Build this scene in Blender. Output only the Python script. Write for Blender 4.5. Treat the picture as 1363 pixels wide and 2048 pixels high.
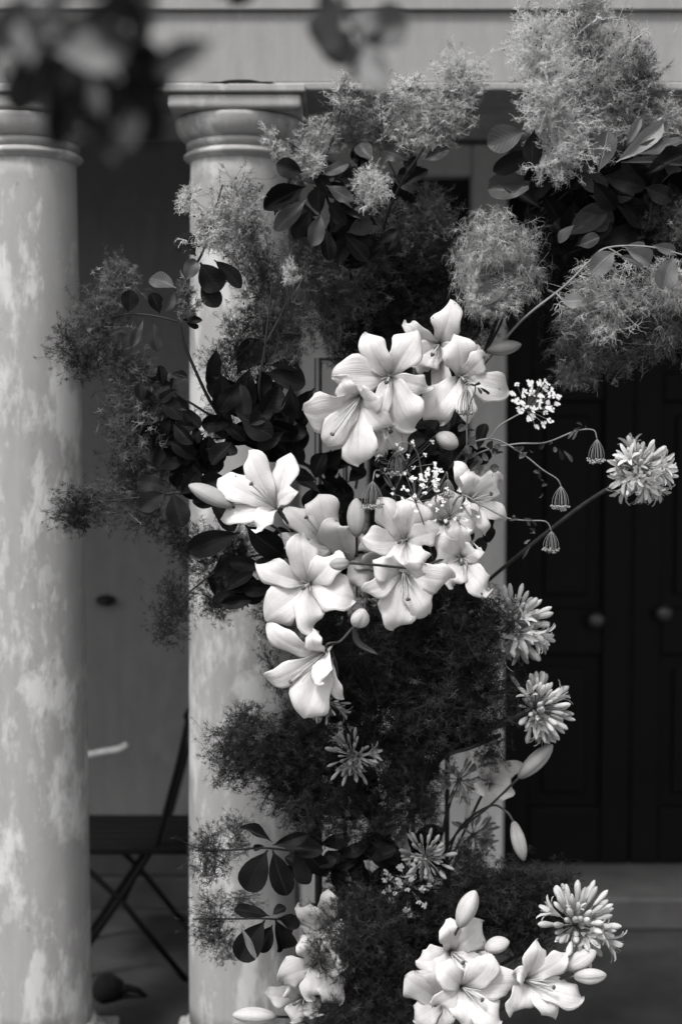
import bpy, math, random
import numpy as np
from mathutils import Vector, Matrix, Quaternion

# ------------------------------------------------------------------ camera, sky, sun
for o in list(bpy.data.objects): bpy.data.objects.remove(o)
scn = bpy.context.scene
col = scn.collection
FPX = 50.0 / 36.0 * 2048.0
PITCH = math.radians(3.3)
EYE = Vector((0, 0, 1.65))
cd = bpy.data.cameras.new('camera'); cam = bpy.data.objects.new('camera', cd); col.objects.link(cam)
cam.location = EYE; cam.rotation_euler = (math.radians(90) - PITCH, 0, 0)
cd.sensor_fit = 'VERTICAL'; cd.sensor_height = 36; cd.sensor_width = 24; cd.lens = 50
cd.clip_start = 0.05; cd.clip_end = 500
cd.dof.use_dof = True; cd.dof.focus_distance = 2.86; cd.dof.aperture_fstop = 1.75; cd.dof.aperture_blades = 0
scn.camera = cam
scn.render.resolution_x = 681; scn.render.resolution_y = 1024

SUN_EL, SUN_AZ = math.radians(57), math.radians(212)      # azimuth from +Y, clockwise seen from above
world = bpy.data.worlds.new('World'); scn.world = world; world.use_nodes = True
wn = world.node_tree.nodes; wl = world.node_tree.links; wn.clear()
sky = wn.new('ShaderNodeTexSky'); sky.sky_type = 'NISHITA'; sky.sun_disc = False
sky.sun_elevation = SUN_EL; sky.sun_rotation = SUN_AZ; sky.air_density = 1.0; sky.dust_density = 3.0
bw = wn.new('ShaderNodeRGBToBW'); bg = wn.new('ShaderNodeBackground'); wo = wn.new('ShaderNodeOutputWorld')
bg.inputs['Strength'].default_value = 0.12
wl.new(sky.outputs[0], bw.inputs[0]); wl.new(bw.outputs[0], bg.inputs[0]); wl.new(bg.outputs[0], wo.inputs[0])
sd = bpy.data.lights.new('sun', 'SUN'); so = bpy.data.objects.new('sun', sd); col.objects.link(so)
sd.energy = 1.5; sd.angle = math.radians(14); sd.color = (1.0, 0.993, 0.985)
sdir = Vector((math.sin(SUN_AZ) * math.cos(SUN_EL), math.cos(SUN_AZ) * math.cos(SUN_EL), math.sin(SUN_EL)))
so.rotation_euler = sdir.to_track_quat('Z', 'Y').to_euler(); so.location = sdir * 20
vs = scn.view_settings; vs.view_transform = 'Standard'; vs.look = 'None'; vs.gamma = 1; vs.exposure = 0.94
scn.cycles.max_bounces = 6; scn.cycles.transparent_max_bounces = 4

rnd = random.Random(11)
CP, SP = math.cos(PITCH), math.sin(PITCH)
def at(px, py, Y):
    """point of the place seen at full-size photo pixel (px,py), at depth Y"""
    dx = (px - 681.5) / FPX; dy = (1024 - py) / FPX
    d = Vector((dx, CP + dy * SP, -SP + dy * CP))
    return EYE + d * (Y / d.y)
def mpp(Y): return Y / FPX            # metres per photo pixel at depth Y

# ------------------------------------------------------------------ materials
def g(v): return (v * 1.0, v * 0.992, v * 0.990, 1)
def newmat(name):
    m = bpy.data.materials.new(name); m.use_nodes = True
    nt = m.node_tree; nt.nodes.clear()
    out = nt.nodes.new('ShaderNodeOutputMaterial')
    return m, nt, out
def N(nt, t, **kw):
    n = nt.nodes.new(t)
    for k, v in kw.items(): setattr(n, k, v)
    return n
def ramp(nt, fac, stops):
    r = N(nt, 'ShaderNodeValToRGB'); e = r.color_ramp.elements
    while len(e) < len(stops): e.new(0.5)
    for i, (p, v) in enumerate(stops):
        e[i].position = p; e[i].color = g(v) if not isinstance(v, tuple) else v
    nt.links.new(fac, r.inputs[0]); return r.outputs[0]
def noise(nt, vec, scale, detail=4, rough=0.55, dist=0.0):
    n = N(nt, 'ShaderNodeTexNoise'); n.inputs['Scale'].default_value = scale; n.inputs['Detail'].default_value = detail
    n.inputs['Roughness'].default_value = rough; n.inputs['Distortion'].default_value = dist
    if vec is not None: nt.links.new(vec, n.inputs['Vector'])
    return n.outputs['Fac']
def objcoord(nt, scale=(1, 1, 1)):
    c = N(nt, 'ShaderNodeTexCoord'); mp = N(nt, 'ShaderNodeMapping'); mp.inputs['Scale'].default_value = scale
    nt.links.new(c.outputs['Object'], mp.inputs['Vector']); return mp.outputs[0]
def bump(nt, h, strength, dist):
    b = N(nt, 'ShaderNodeBump'); b.inputs['Strength'].default_value = strength; b.inputs['Distance'].default_value = dist
    nt.links.new(h, b.inputs['Height']); return b.outputs[0]
def mixv(nt, fac, a, b):
    m = N(nt, 'ShaderNodeMix', data_type='RGBA')
    if isinstance(fac, float): m.inputs[0].default_value = fac
    else: nt.links.new(fac, m.inputs[0])
    for s, v in ((6, a), (7, b)):
        if isinstance(v, (float, int)): m.inputs[s].default_value = g(v)
        else: nt.links.new(v, m.inputs[s])
    return m.outputs[2]
def simple(name, v, rough=0.6, spec=0.3, var=0.25, nscale=30, bstr=0.15):
    m, nt, out = newmat(name); p = N(nt, 'ShaderNodeBsdfPrincipled')
    c = objcoord(nt); n = noise(nt, c, nscale, 5)
    nt.links.new(ramp(nt, n, [(0.25, v * (1 - var)), (0.75, v * (1 + var))]), p.inputs['Base Color'])
    p.inputs['Roughness'].default_value = rough; p.inputs['Specular IOR Level'].default_value = spec
    nt.links.new(bump(nt, n, bstr, 0.002), p.inputs['Normal'])
    nt.links.new(p.outputs[0], out.inputs[0]); return m
def thin(name, v, trans=0.3, rough=0.5, spec=0.25, kind='leaf', var=0.2):
    """petals, leaves, plumes: diffuse with light coming through"""
    m, nt, out = newmat(name); p = N(nt, 'ShaderNodeBsdfPrincipled'); t = N(nt, 'ShaderNodeBsdfTranslucent')
    mx = N(nt, 'ShaderNodeMixShader'); mx.inputs[0].default_value = trans
    oi = N(nt, 'ShaderNodeObjectInfo')
    if kind == 'hair':
        cc = ramp(nt, oi.outputs['Random'], [(0.0, v * (1 - var)), (1.0, v * (1 + var))])
        if name.startswith('plume'):
            ta = N(nt, 'ShaderNodeAttribute', attribute_name='tone'); mt = N(nt, 'ShaderNodeVectorMath', operation='SCALE')
            nt.links.new(cc, mt.inputs[0]); nt.links.new(ta.outputs['Fac'], mt.inputs['Scale'])
            mn = N(nt, 'ShaderNodeVectorMath', operation='MINIMUM'); mn.inputs[1].default_value = (.92, .92, .92); nt.links.new(mt.outputs[0], mn.inputs[0]); cc = mn.outputs[0]
    else:
        uv = N(nt, 'ShaderNodeUVMap'); sep = N(nt, 'ShaderNodeSeparateXYZ'); nt.links.new(uv.outputs[0], sep.inputs[0])
        if kind == 'petal':
            mp = N(nt, 'ShaderNodeMapping'); mp.inputs['Scale'].default_value = (2.0, 26, 1); nt.links.new(uv.outputs[0], mp.inputs[0])
            n = noise(nt, mp.outputs[0], 1.0, 3)
            oc = objcoord(nt); n2 = noise(nt, oc, 60, 3)
            base = ramp(nt, sep.outputs[0], [(0.0, v * 0.45), (0.16, v * 0.62), (0.34, v)])
            sh = ramp(nt, n2, [(0.3, 0.9), (0.7, 1.0)])
            mu = N(nt, 'ShaderNodeMix', data_type='RGBA', blend_type='MULTIPLY'); mu.inputs[0].default_value = 1
            nt.links.new(base, mu.inputs[6]); nt.links.new(sh, mu.inputs[7]); cc = mu.outputs[2]
            # midrib tint near the base, a few brown specks, fine lengthwise veins
            vein = ramp(nt, n, [(0.35, 0.90), (0.6, 1.0)])
            mv = N(nt, 'ShaderNodeMix', data_type='RGBA', blend_type='MULTIPLY'); mv.inputs[0].default_value = 0.8
            nt.links.new(cc, mv.inputs[6]); nt.links.new(vein, mv.inputs[7]); cc = mv.outputs[2]
            s5 = N(nt, 'ShaderNodeMath', operation='SUBTRACT'); s5.inputs[1].default_value = 0.5; nt.links.new(sep.outputs[1], s5.inputs[0])
            ab = N(nt, 'ShaderNodeMath', operation='ABSOLUTE'); nt.links.new(s5.outputs[0], ab.inputs[0])
            rib = ramp(nt, ab.outputs[0], [(0.0, (.45, .45, .45, 1)), (0.05, (0, 0, 0, 1))])
            fade = ramp(nt, sep.outputs[0], [(0.3, (1, 1, 1, 1)), (0.85, (0, 0, 0, 1))])
            mr = N(nt, 'ShaderNodeMix', data_type='RGBA', blend_type='MULTIPLY'); mr.inputs[0].default_value = 1; nt.links.new(rib, mr.inputs[6]); nt.links.new(fade, mr.inputs[7])
            cc = mixv(nt, mr.outputs[2], cc, v * 0.6)
            vo = N(nt, 'ShaderNodeTexVoronoi'); vo.inputs['Scale'].default_value = 38; nt.links.new(oc, vo.inputs['Vector'])
            gate = noise(nt, oc, 9, 1)
            sp1 = N(nt, 'ShaderNodeMath', operation='LESS_THAN'); sp1.inputs[1].default_value = 0.075; nt.links.new(vo.outputs['Distance'], sp1.inputs[0])
            sp2 = N(nt, 'ShaderNodeMath', operation='GREATER_THAN'); sp2.inputs[1].default_value = 0.6; nt.links.new(gate, sp2.inputs[0])
            sp3 = N(nt, 'ShaderNodeMath', operation='MULTIPLY'); nt.links.new(sp1.outputs[0], sp3.inputs[0]); nt.links.new(sp2.outputs[0], sp3.inputs[1])
            cc = mixv(nt, sp3.outputs[0], cc, v * 0.3)
            nb = bump(nt, n, 0.7, 0.0022)
        else:
            # side veins: stripes that run from midrib to edge
            ab = N(nt, 'ShaderNodeMath', operation='ABSOLUTE')
            s5 = N(nt, 'ShaderNodeMath', operation='SUBTRACT'); s5.inputs[1].default_value = 0.5
            nt.links.new(sep.outputs[1], s5.inputs[0]); nt.links.new(s5.outputs[0], ab.inputs[0])
            ad = N(nt, 'ShaderNodeMath', operation='MULTIPLY_ADD'); ad.inputs[1].default_value = -0.55
            nt.links.new(ab.outputs[0], ad.inputs[0]); nt.links.new(sep.outputs[0], ad.inputs[2])
            si = N(nt, 'ShaderNodeMath', operation='MULTIPLY'); si.inputs[1].default_value = 60
            nt.links.new(ad.outputs[0], si.inputs[0])
            sn = N(nt, 'ShaderNodeMath', operation='SINE'); nt.links.new(si.outputs[0], sn.inputs[0])
            mid = N(nt, 'ShaderNodeMath', operation='LESS_THAN'); mid.inputs[1].default_value = 0.025
            nt.links.new(ab.outputs[0], mid.inputs[0])
            oc = objcoord(nt); n2 = noise(nt, oc, 45, 4)
            base = ramp(nt, n2, [(0.3, v * 0.7), (0.7, v * 1.3)])
            tone_ = ramp(nt, oi.outputs['Random'], [(0.0, (.55, .55, .55, 1)), (1.0, (1.5, 1.5, 1.5, 1))])
            mt = N(nt, 'ShaderNodeMix', data_type='RGBA', blend_type='MULTIPLY'); mt.inputs[0].default_value = 1; nt.links.new(base, mt.inputs[6]); nt.links.new(tone_, mt.inputs[7])
            cc = mixv(nt, mid.outputs[0], mt.outputs[2], v * 1.6 + 0.004)
            nb = bump(nt, sn.outputs[0], 0.12, 0.0010)
        nt.links.new(nb, p.inputs['Normal'])
    nt.links.new(cc, p.inputs['Base Color']); nt.links.new(cc, t.inputs['Color'])
    p.inputs['Roughness'].default_value = rough; p.inputs['Specular IOR Level'].default_value = spec
    nt.links.new(p.outputs[0], mx.inputs[1]); nt.links.new(t.outputs[0], mx.inputs[2]); nt.links.new(mx.outputs[0], out.inputs[0])
    return m
def plaster(name, lo, hi, seed=0.0, flake=0.5, dirt=0.5):
    """old paint: grey wash with pale flaked patches and vertical streaks"""
    m, nt, out = newmat(name); p = N(nt, 'ShaderNodeBsdfPrincipled')
    c = objcoord(nt, (1, 1, 0.42)); 
    mp = N(nt, 'ShaderNodeVectorMath', operation='ADD'); mp.inputs[1].default_value = (seed, seed * 2.3, seed * 0.7); nt.links.new(c, mp.inputs[0]); c = mp.outputs[0]
    a = noise(nt, c, 8.0, 10, 0.66, 0.15)
    b = noise(nt, c, 24, 6, 0.6)
    cs = objcoord(nt, (9, 9, 0.5)); st = noise(nt, cs, 3.2, 4)
    fine = noise(nt, objcoord(nt), 140, 4, 0.6)
    mulab = N(nt, 'ShaderNodeMath', operation='MULTIPLY_ADD'); mulab.inputs[1].default_value = 0.22; nt.links.new(b, mulab.inputs[0]); nt.links.new(a, mulab.inputs[2])
    mask = ramp(nt, mulab.outputs[0], [(0.60 + 0.1 * (1 - flake), (0, 0, 0, 1)), (0.69 + 0.1 * (1 - flake), (1, 1, 1, 1))])
    wash = ramp(nt, st, [(0.25, lo * 0.92), (0.75, lo * 1.05)])
    cloud = ramp(nt, b, [(0.3, 0.90), (0.7, 1.04)])
    mu = N(nt, 'ShaderNodeMix', data_type='RGBA', blend_type='MULTIPLY'); mu.inputs[0].default_value = 1; nt.links.new(wash, mu.inputs[6]); nt.links.new(cloud, mu.inputs[7])
    f2 = noise(nt, c, 21, 9, 0.7, 0.1)
    m2 = ramp(nt, f2, [(0.56, (0, 0, 0, 1)), (0.61, (flake, flake, flake, 1))])
    cc = mixv(nt, m2, mu.outputs[2], lo * 0.55 + hi * 0.45)
    cc = mixv(nt, mask, cc, hi)
    d = noise(nt, c, 60, 3, 0.5)
    dm = ramp(nt, d, [(0.70, (0, 0, 0, 1)), (0.78, (dirt, dirt, dirt, 1))])
    cc = mixv(nt, dm, cc, lo * 0.45)
    nt.links.new(cc, p.inputs['Base Color']); p.inputs['Roughness'].default_value = 0.75; p.inputs['Specular IOR Level'].default_value = 0.25
    hh = N(nt, 'ShaderNodeMath', operation='MULTIPLY_ADD'); hh.inputs[1].default_value = 0.35; nt.links.new(fine, hh.inputs[0])
    mk = N(nt, 'ShaderNodeRGBToBW'); nt.links.new(mask, mk.inputs[0]); nt.links.new(mk.outputs[0], hh.inputs[2])
    nt.links.new(bump(nt, hh.outputs[0], 0.5, 0.003), p.inputs['Normal'])
    nt.links.new(p.outputs[0], out.inputs[0]); return m

M = dict(
    column=plaster('aged_column_paint', 0.33, 0.52, 0.0, 0.8),
    entab=plaster('entablature_paint', 0.30, 0.37, 3.0, 0.25, 0.35),
    capital=plaster('capital_paint', 0.34, 0.50, 5.0, 0.6, 0.9),
    wall=plaster('wall_paint', 0.16, 0.175, 9.0, 0.0, 0.2),
    casing=plaster('casing_paint', 0.56, 0.62, 13.0, 0.2, 0.2),
    low_board=simple('low_board_dark', 0.04, 0.7, 0.2, 0.3, 9),
    ceiling=simple('porch_ceiling_paint', 0.40, 0.8),
    door=simple('black_door_gloss', 0.004, 0.5, 0.12, 0.2, 12, 0.05),
    glass=simple('dark_glass', 0.02, 0.12, 0.5, 0.1, 6, 0.0),
    floor=simple('porch_floor_stone', 0.042, 0.75, 0.2, 0.35, 7, 0.4),
    ground=simple('garden_ground', 0.14, 0.9, 0.1, 0.4, 4, 0.5),
    step=simple('step_stone', 0.08, 0.7, 0.2, 0.25, 9, 0.3),
    iron=simple('black_iron', 0.008, 0.5, 0.4, 0.2, 80),
    chair=simple('chair_metal', 0.005, 0.6, 0.12),
    brass=simple('dull_knob_metal', 0.035, 0.35, 0.6),
    palewood=simple('pale_wood', 0.35, 0.6),
    cloth=simple('dark_cloth', 0.012, 0.9, 0.1),
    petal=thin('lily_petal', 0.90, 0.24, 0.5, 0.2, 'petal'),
    petal_shade=thin('lily_petal_shade', 0.72, 0.26, 0.5, 0.2, 'petal'),  # darker lily_petal copy, shade put into its colour; also some bud skins
    bud=thin('lily_bud_skin', 0.46, 0.15, 0.45, 0.3, 'petal'),
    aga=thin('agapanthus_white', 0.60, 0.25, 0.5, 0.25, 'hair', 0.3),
    aga_shade=thin('agapanthus_shade', 0.26, 0.2, 0.5, 0.25, 'hair', 0.3),  # agapanthus_white darkened: shade among the foliage painted into the buds
    lace_shade=thin('lace_white_shade', 0.32, 0.2, 0.6, 0.2, 'hair', 0.2),  # lace_white darkened, so the sunken head carries its shade as colour
    stigma=simple('stigma_brown', 0.10, 0.6),
    filament=simple('filament_green', 0.42, 0.5),
    stem=simple('stem_green', 0.045, 0.5, 0.3),
    stem_pale=simple('stem_pale', 0.20, 0.5, 0.3),
    lace=thin('lace_white', 0.80, 0.2, 0.6, 0.2, 'hair', 0.05),
    seedbead=simple('seed_bead', 0.30, 0.5),
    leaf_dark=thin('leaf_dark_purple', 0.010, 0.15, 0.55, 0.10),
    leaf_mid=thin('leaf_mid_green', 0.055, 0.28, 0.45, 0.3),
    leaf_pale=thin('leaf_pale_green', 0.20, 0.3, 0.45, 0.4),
    leaf_strap=thin('lily_leaf', 0.035, 0.25, 0.4, 0.4),
    twig=simple('twig_bark', 0.030, 0.7, 0.2),
    twig_pale=simple('twig_bark_pale', 0.25, 0.7, 0.2),
    seed=simple('plume_seed', 0.012, 0.7, 0.1),
    hair_bright=thin('plume_sunlit', 0.90, 0.42, 0.6, 0.15, 'hair'),  # palest plume tone, dappled sunlight put into the colour
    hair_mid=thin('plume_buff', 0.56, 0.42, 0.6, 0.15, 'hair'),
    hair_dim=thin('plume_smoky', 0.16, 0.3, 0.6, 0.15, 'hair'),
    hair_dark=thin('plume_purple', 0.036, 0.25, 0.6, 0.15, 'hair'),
)

# ------------------------------------------------------------------ mesh helpers
class MB:
    def __init__(s): s.v = []; s.f = []; s.mi = []; s.uv = {}
    def tube(s, pts, radii, sides=6, mi=0, cap=True):
        pts = [Vector(p) for p in pts]; n = len(pts)
        if isinstance(radii, (int, float)): radii = [radii] * n
        b = len(s.v); ref = None
        for i, p in enumerate(pts):
            t = (pts[min(i + 1, n - 1)] - pts[max(i - 1, 0)])
            t = t.normalized() if t.length > 1e-9 else Vector((0, 0, 1))
            if ref is None:
                ref = t.orthogonal().normalized()
            else:
                ref = (ref - t * ref.dot(t)); ref = ref.normalized() if ref.length > 1e-6 else t.orthogonal().normalized()
            bn = t.cross(ref)
            for k in range(sides):
                a = 2 * math.pi * k / sides
                s.v.append(p + (ref * math.cos(a) + bn * math.sin(a)) * radii[i])
        for i in range(n - 1):
            for k in range(sides):
                k2 = (k + 1) % sides
                s.f.append((b + i * sides + k, b + i * sides + k2, b + (i + 1) * sides + k2, b + (i + 1) * sides + k)); s.mi.append(mi)
        if cap:
            s.f.append(tuple(b + k for k in reversed(range(sides)))); s.mi.append(mi)
            s.f.append(tuple(b + (n - 1) * sides + k for k in range(sides))); s.mi.append(mi)
        return s
    def box(s, lo, hi, mi=0, bev=0.0):
        x0, y0, z0 = lo; x1, y1, z1 = hi; b = len(s.v)
        s.v += [Vector(p) for p in ((x0, y0, z0), (x1, y0, z0), (x1, y1, z0), (x0, y1, z0), (x0, y0, z1), (x1, y0, z1), (x1, y1, z1), (x0, y1, z1))]
        for q in ((0, 3, 2, 1), (4, 5, 6, 7), (0, 1, 5, 4), (1, 2, 6, 5), (2, 3, 7, 6), (3, 0, 4, 7)):
            s.f.append(tuple(b + i for i in q)); s.mi.append(mi)
        return s
    def lathe(s, prof, sides=48, c=(0, 0, 0), mi=0, mod=None):
        b = len(s.v); c = Vector(c)
        for i, (r, z) in enumerate(prof):
            for k in range(sides):
                a = 2 * math.pi * k / sides; rr = r * (mod(a, i / (len(prof) - 1)) if mod else 1)
                s.v.append(c + Vector((rr * math.cos(a), rr * math.sin(a), z)))
        for i in range(len(prof) - 1):
            for k in range(sides):
                k2 = (k + 1) % sides
                s.f.append((b + i * sides + k, b + i * sides + k2, b + (i + 1) * sides + k2, b + (i + 1) * sides + k)); s.mi.append(mi)
        s.f.append(tuple(b + k for k in reversed(range(sides)))); s.mi.append(mi)
        s.f.append(tuple(b + (len(prof) - 1) * sides + k for k in range(sides))); s.mi.append(mi)
        return s
    def grid(s, P, mi=0):
        """P[i][j] points; uv = (i, j)"""
        b = len(s.v); ni, nj = len(P), len(P[0])
        for i in range(ni):
            for j in range(nj):
                s.uv[len(s.v)] = (i / (ni - 1), j / (nj - 1)); s.v.append(Vector(P[i][j]))
        for i in range(ni - 1):
            for j in range(nj - 1):
                s.f.append((b + i * nj + j, b + i * nj + j + 1, b + (i + 1) * nj + j + 1, b + (i + 1) * nj + j)); s.mi.append(mi)
        return s
    def mesh(s, name, mats, smooth=True):
        me = bpy.data.meshes.new(name); me.from_pydata([tuple(v) for v in s.v], [], s.f)
        for m in (mats if isinstance(mats, (list, tuple)) else [mats]): me.materials.append(m)
        me.polygons.foreach_set('material_index', s.mi)
        if smooth: me.polygons.foreach_set('use_smooth', [True] * len(s.f))
        if s.uv:
            ul = me.uv_layers.new(name='UVMap')
            for l in me.loops: ul.data[l.index].uv = s.uv.get(l.vertex_index, (0.5, 0.5))
        me.update(); return me
def link(name, me, parent=None, mw=None, kind=None):
    o = bpy.data.objects.new(name, me); col.objects.link(o)
    if mw is not None: o.matrix_world = mw
    if parent is not None:
        o.parent = parent
        o.matrix_parent_inverse = parent.matrix_basis.inverted()
    if kind: o['kind'] = kind
    return o
def thing(name, label, cat, loc=(0, 0, 0), group=None):
    o = bpy.data.objects.new(name, None); col.objects.link(o); o.location = loc; o.empty_display_size = 0.02
    o['label'] = label; o['category'] = cat
    if group: o['group'] = group
    return o
def tag(o, label, cat, group=None):
    o['label'] = label; o['category'] = cat
    if group: o['group'] = group
    return o
def bevel(o, w, seg=2):
    m = o.modifiers.new('bevel', 'BEVEL'); m.width = w; m.segments = seg; m.limit_method = 'ANGLE'; return o
def bez(p0, p1, p2, n=10):
    return [p0 * (1 - t) ** 2 + p1 * 2 * t * (1 - t) + p2 * t * t for t in [i / (n - 1) for i in range(n)]]
def catmull(pts, k=6):
    pts = [Vector(p) for p in pts]
    if len(pts) < 3: return pts
    P = [pts[0] * 2 - pts[1]] + pts + [pts[-1] * 2 - pts[-2]]; out = []
    for i in range(1, len(P) - 2):
        for j in range(k):
            t = j / k; a, b, c, d = P[i - 1], P[i], P[i + 1], P[i + 2]
            out.append(0.5 * ((2 * b) + (c - a) * t + (2 * a - 5 * b + 4 * c - d) * t * t + (3 * b - a - 3 * c + d) * t ** 3))
    out.append(pts[-1]); return out

# ------------------------------------------------------------------ setting
COLY = 3.60
WALLY = 4.85
DOORX = at(1006, 1400, WALLY).x
SIDEX0 = at(600, 1000, WALLY).x
ENTZ = at(800, 182, 3.47).z           # underside of the entablature
fl = link('ground', MB().grid([[(-40, -40, -0.16), (40, -40, -0.16)], [(-40, 40, -0.16), (40, 40, -0.16)]]).mesh('ground', M['ground'], False)); fl['kind'] = 'structure'
fb = MB(); fb.box((-6, 3.25, -0.158), (6, 5.4, 0)); f = link('porch_floor', fb.mesh('porch_floor', M['floor'], False)); f['kind'] = 'structure'; bevel(f, 0.015)

# wall (left of the sidelight, above door)
w = thing('house_wall', 'dark grey rendered house wall behind the two columns', 'wall', (0, WALLY, 0))
link('wall_panel', MB().box((-6, WALLY, 0), (SIDEX0, WALLY + 0.25, 3.2)).mesh('wall_panel', M['wall'], False), w)
topz = at(900, 290, WALLY).z
link('wall_panel', MB().box((SIDEX0, WALLY + 0.004, topz), (6, WALLY + 0.25, 3.2)).mesh('wall_over', M['wall'], False), w)
bevel(link('low_board', MB().box((-6, WALLY - 0.02, 0.112), (SIDEX0 - 0.02, WALLY - 0.001, at(280, 1700, WALLY).z)).mesh('low_board', M['low_board'], False), w), 0.006)  # darker board along the lower part of the wall
bevel(link('skirting', MB().box((-6, WALLY - 0.035, 0), (SIDEX0 - 0.02, WALLY - 0.001, 0.11)).mesh('skirting', M['low_board'], False), w), 0.006)

# pale framed sidelight
s = thing('sidelight_window', 'tall window with pale painted casing beside the black front door', 'window', ((SIDEX0 + DOORX) / 2, WALLY, 0))
jx1 = at(735, 1000, WALLY).x; jx2 = at(938, 1000, WALLY).x; hz = at(800, 352, WALLY).z
for a, b in ((SIDEX0, jx1), (jx2, DOORX)):
    bevel(link('jamb', MB().box((a, WALLY - 0.03, 0.0), (b, WALLY + 0.1, topz - 0.001)).mesh('jamb', M['casing'], False), s), 0.012, 3)
bevel(link('head', MB().box((jx1 + 0.001, WALLY - 0.027, hz), (jx2 - 0.001, WALLY + 0.1, topz - 0.001)).mesh('head', M['casing'], False), s), 0.008)
link('pane', MB().box((jx1 - 0.01, WALLY + 0.05, 0.7), (jx2 + 0.01, WALLY + 0.06, hz + 0.01)).mesh('pane', M['glass'], False), s)
bevel(link('bottom_panel', MB().box((jx1 + 0.001, WALLY + 0.0, 0.0), (jx2 - 0.001, WALLY + 0.08, 0.7)).mesh('bottom_panel', M['casing'], False), s), 0.006)

# black door with panels
DY = WALLY + 0.12
d = thing('front_door', 'black panelled double front door in shade', 'door', (0.8, DY, 0.1))
dx0 = DOORX + 0.004; dx1 = dx0 + 1.3; zb = 0.112; zt = topz
xm = at(1262, 1230, DY).x
bars = [(dx0, xm - 0.003), (xm + 0.003, dx1)]
for (a, b) in bars:
    lw = min(0.10, (b - a) * 0.22)
    lf = link('door_leaf', MB().box((a, DY + 0.03, zb), (b, DY + 0.06, zt)).mesh('door_leaf', M['door'], False), d)
    for (x0, x1, z0, z1) in ((a, a + lw, zb, zt), (b - lw, b, zb, zt)):
        bevel(link('stile', MB().box((x0, DY, z0), (x1, DY + 0.03, z1)).mesh('stile', M['door'], False), d), 0.006)
    for z0, z1 in ((zb, zb + 0.2), (0.86, 1.02), (1.75, 1.85), (zt - 0.13, zt)):
        bevel(link('rail', MB().box((a + lw + 0.001, DY + 0.002, z0), (b - lw - 0.001, DY + 0.03, z1)).mesh('rail', M['door'], False), d), 0.006)
    for z0, z1 in ((zb + 0.25, 0.81), (1.07, 1.70), (1.90, zt - 0.18)):
        bevel(link('panel', MB().box((a + lw + 0.05, DY + 0.015, z0), (b - lw - 0.05, DY + 0.03, z1)).mesh('panel', M['door'], False), d), 0.012)
for kx, ky in ((1190, 1240), (1325, 1226)):
    p = at(kx, ky, DY - 0.03)
    kn = MB(); kn.lathe([(0.012, 0), (0.012, 0.02), (0.026, 0.03), (0.030, 0.045), (0.022, 0.06), (0.006, 0.064)], 20)
    link('knob', kn.mesh('knob', M['brass']), d, Matrix.Translation(p + Vector((0, 0.032, 0))) @ Matrix.Rotation(math.pi / 2, 4, 'X'))
st = MB(); st.box((DOORX - 0.02, 4.60, 0.0), (3.0, WALLY + 0.25, 0.11))
tag(bevel(link('door_step', st.mesh('door_step', M['step'], False)), 0.012, 3), 'worn grey stone step below the black front door', 'step')

# entablature and roof of the portico
e = thing('entablature', 'pale weathered entablature beam resting on the two column capitals', 'beam', (0, 3.6, ENTZ))
FY = 3.475
z1 = at(800, 163, FY).z; z2 = at(800, 24, FY).z
bevel(link('bead', MB().box((-6, FY - 0.012, ENTZ), (6, 3.73, z1 - 0.003)).mesh('bead', M['entab'], False), e), 0.006, 3)
link('fascia', MB().box((-6, FY, z1), (6, 3.73, z2)).mesh('fascia', M['entab'], False), e)
bevel(link('fascia', MB().box((-6, FY - 0.016, z2 + 0.001), (6, 3.73, z2 + 0.28)).mesh('upper_fascia', M['entab'], False), e), 0.004)
bevel(link('cornice', MB().box((-6, FY - 0.10, z2 + 0.282), (6, 3.9, z2 + 0.38)).mesh('cornice', M['entab'], False), e), 0.02)
cl = link('porch_ceiling', MB().box((-6, 3.731, ENTZ + 0.16), (6, WALLY + 0.25, ENTZ + 0.24)).mesh('porch_ceiling', M['ceiling'], False)); cl['kind'] = 'structure'

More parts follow.
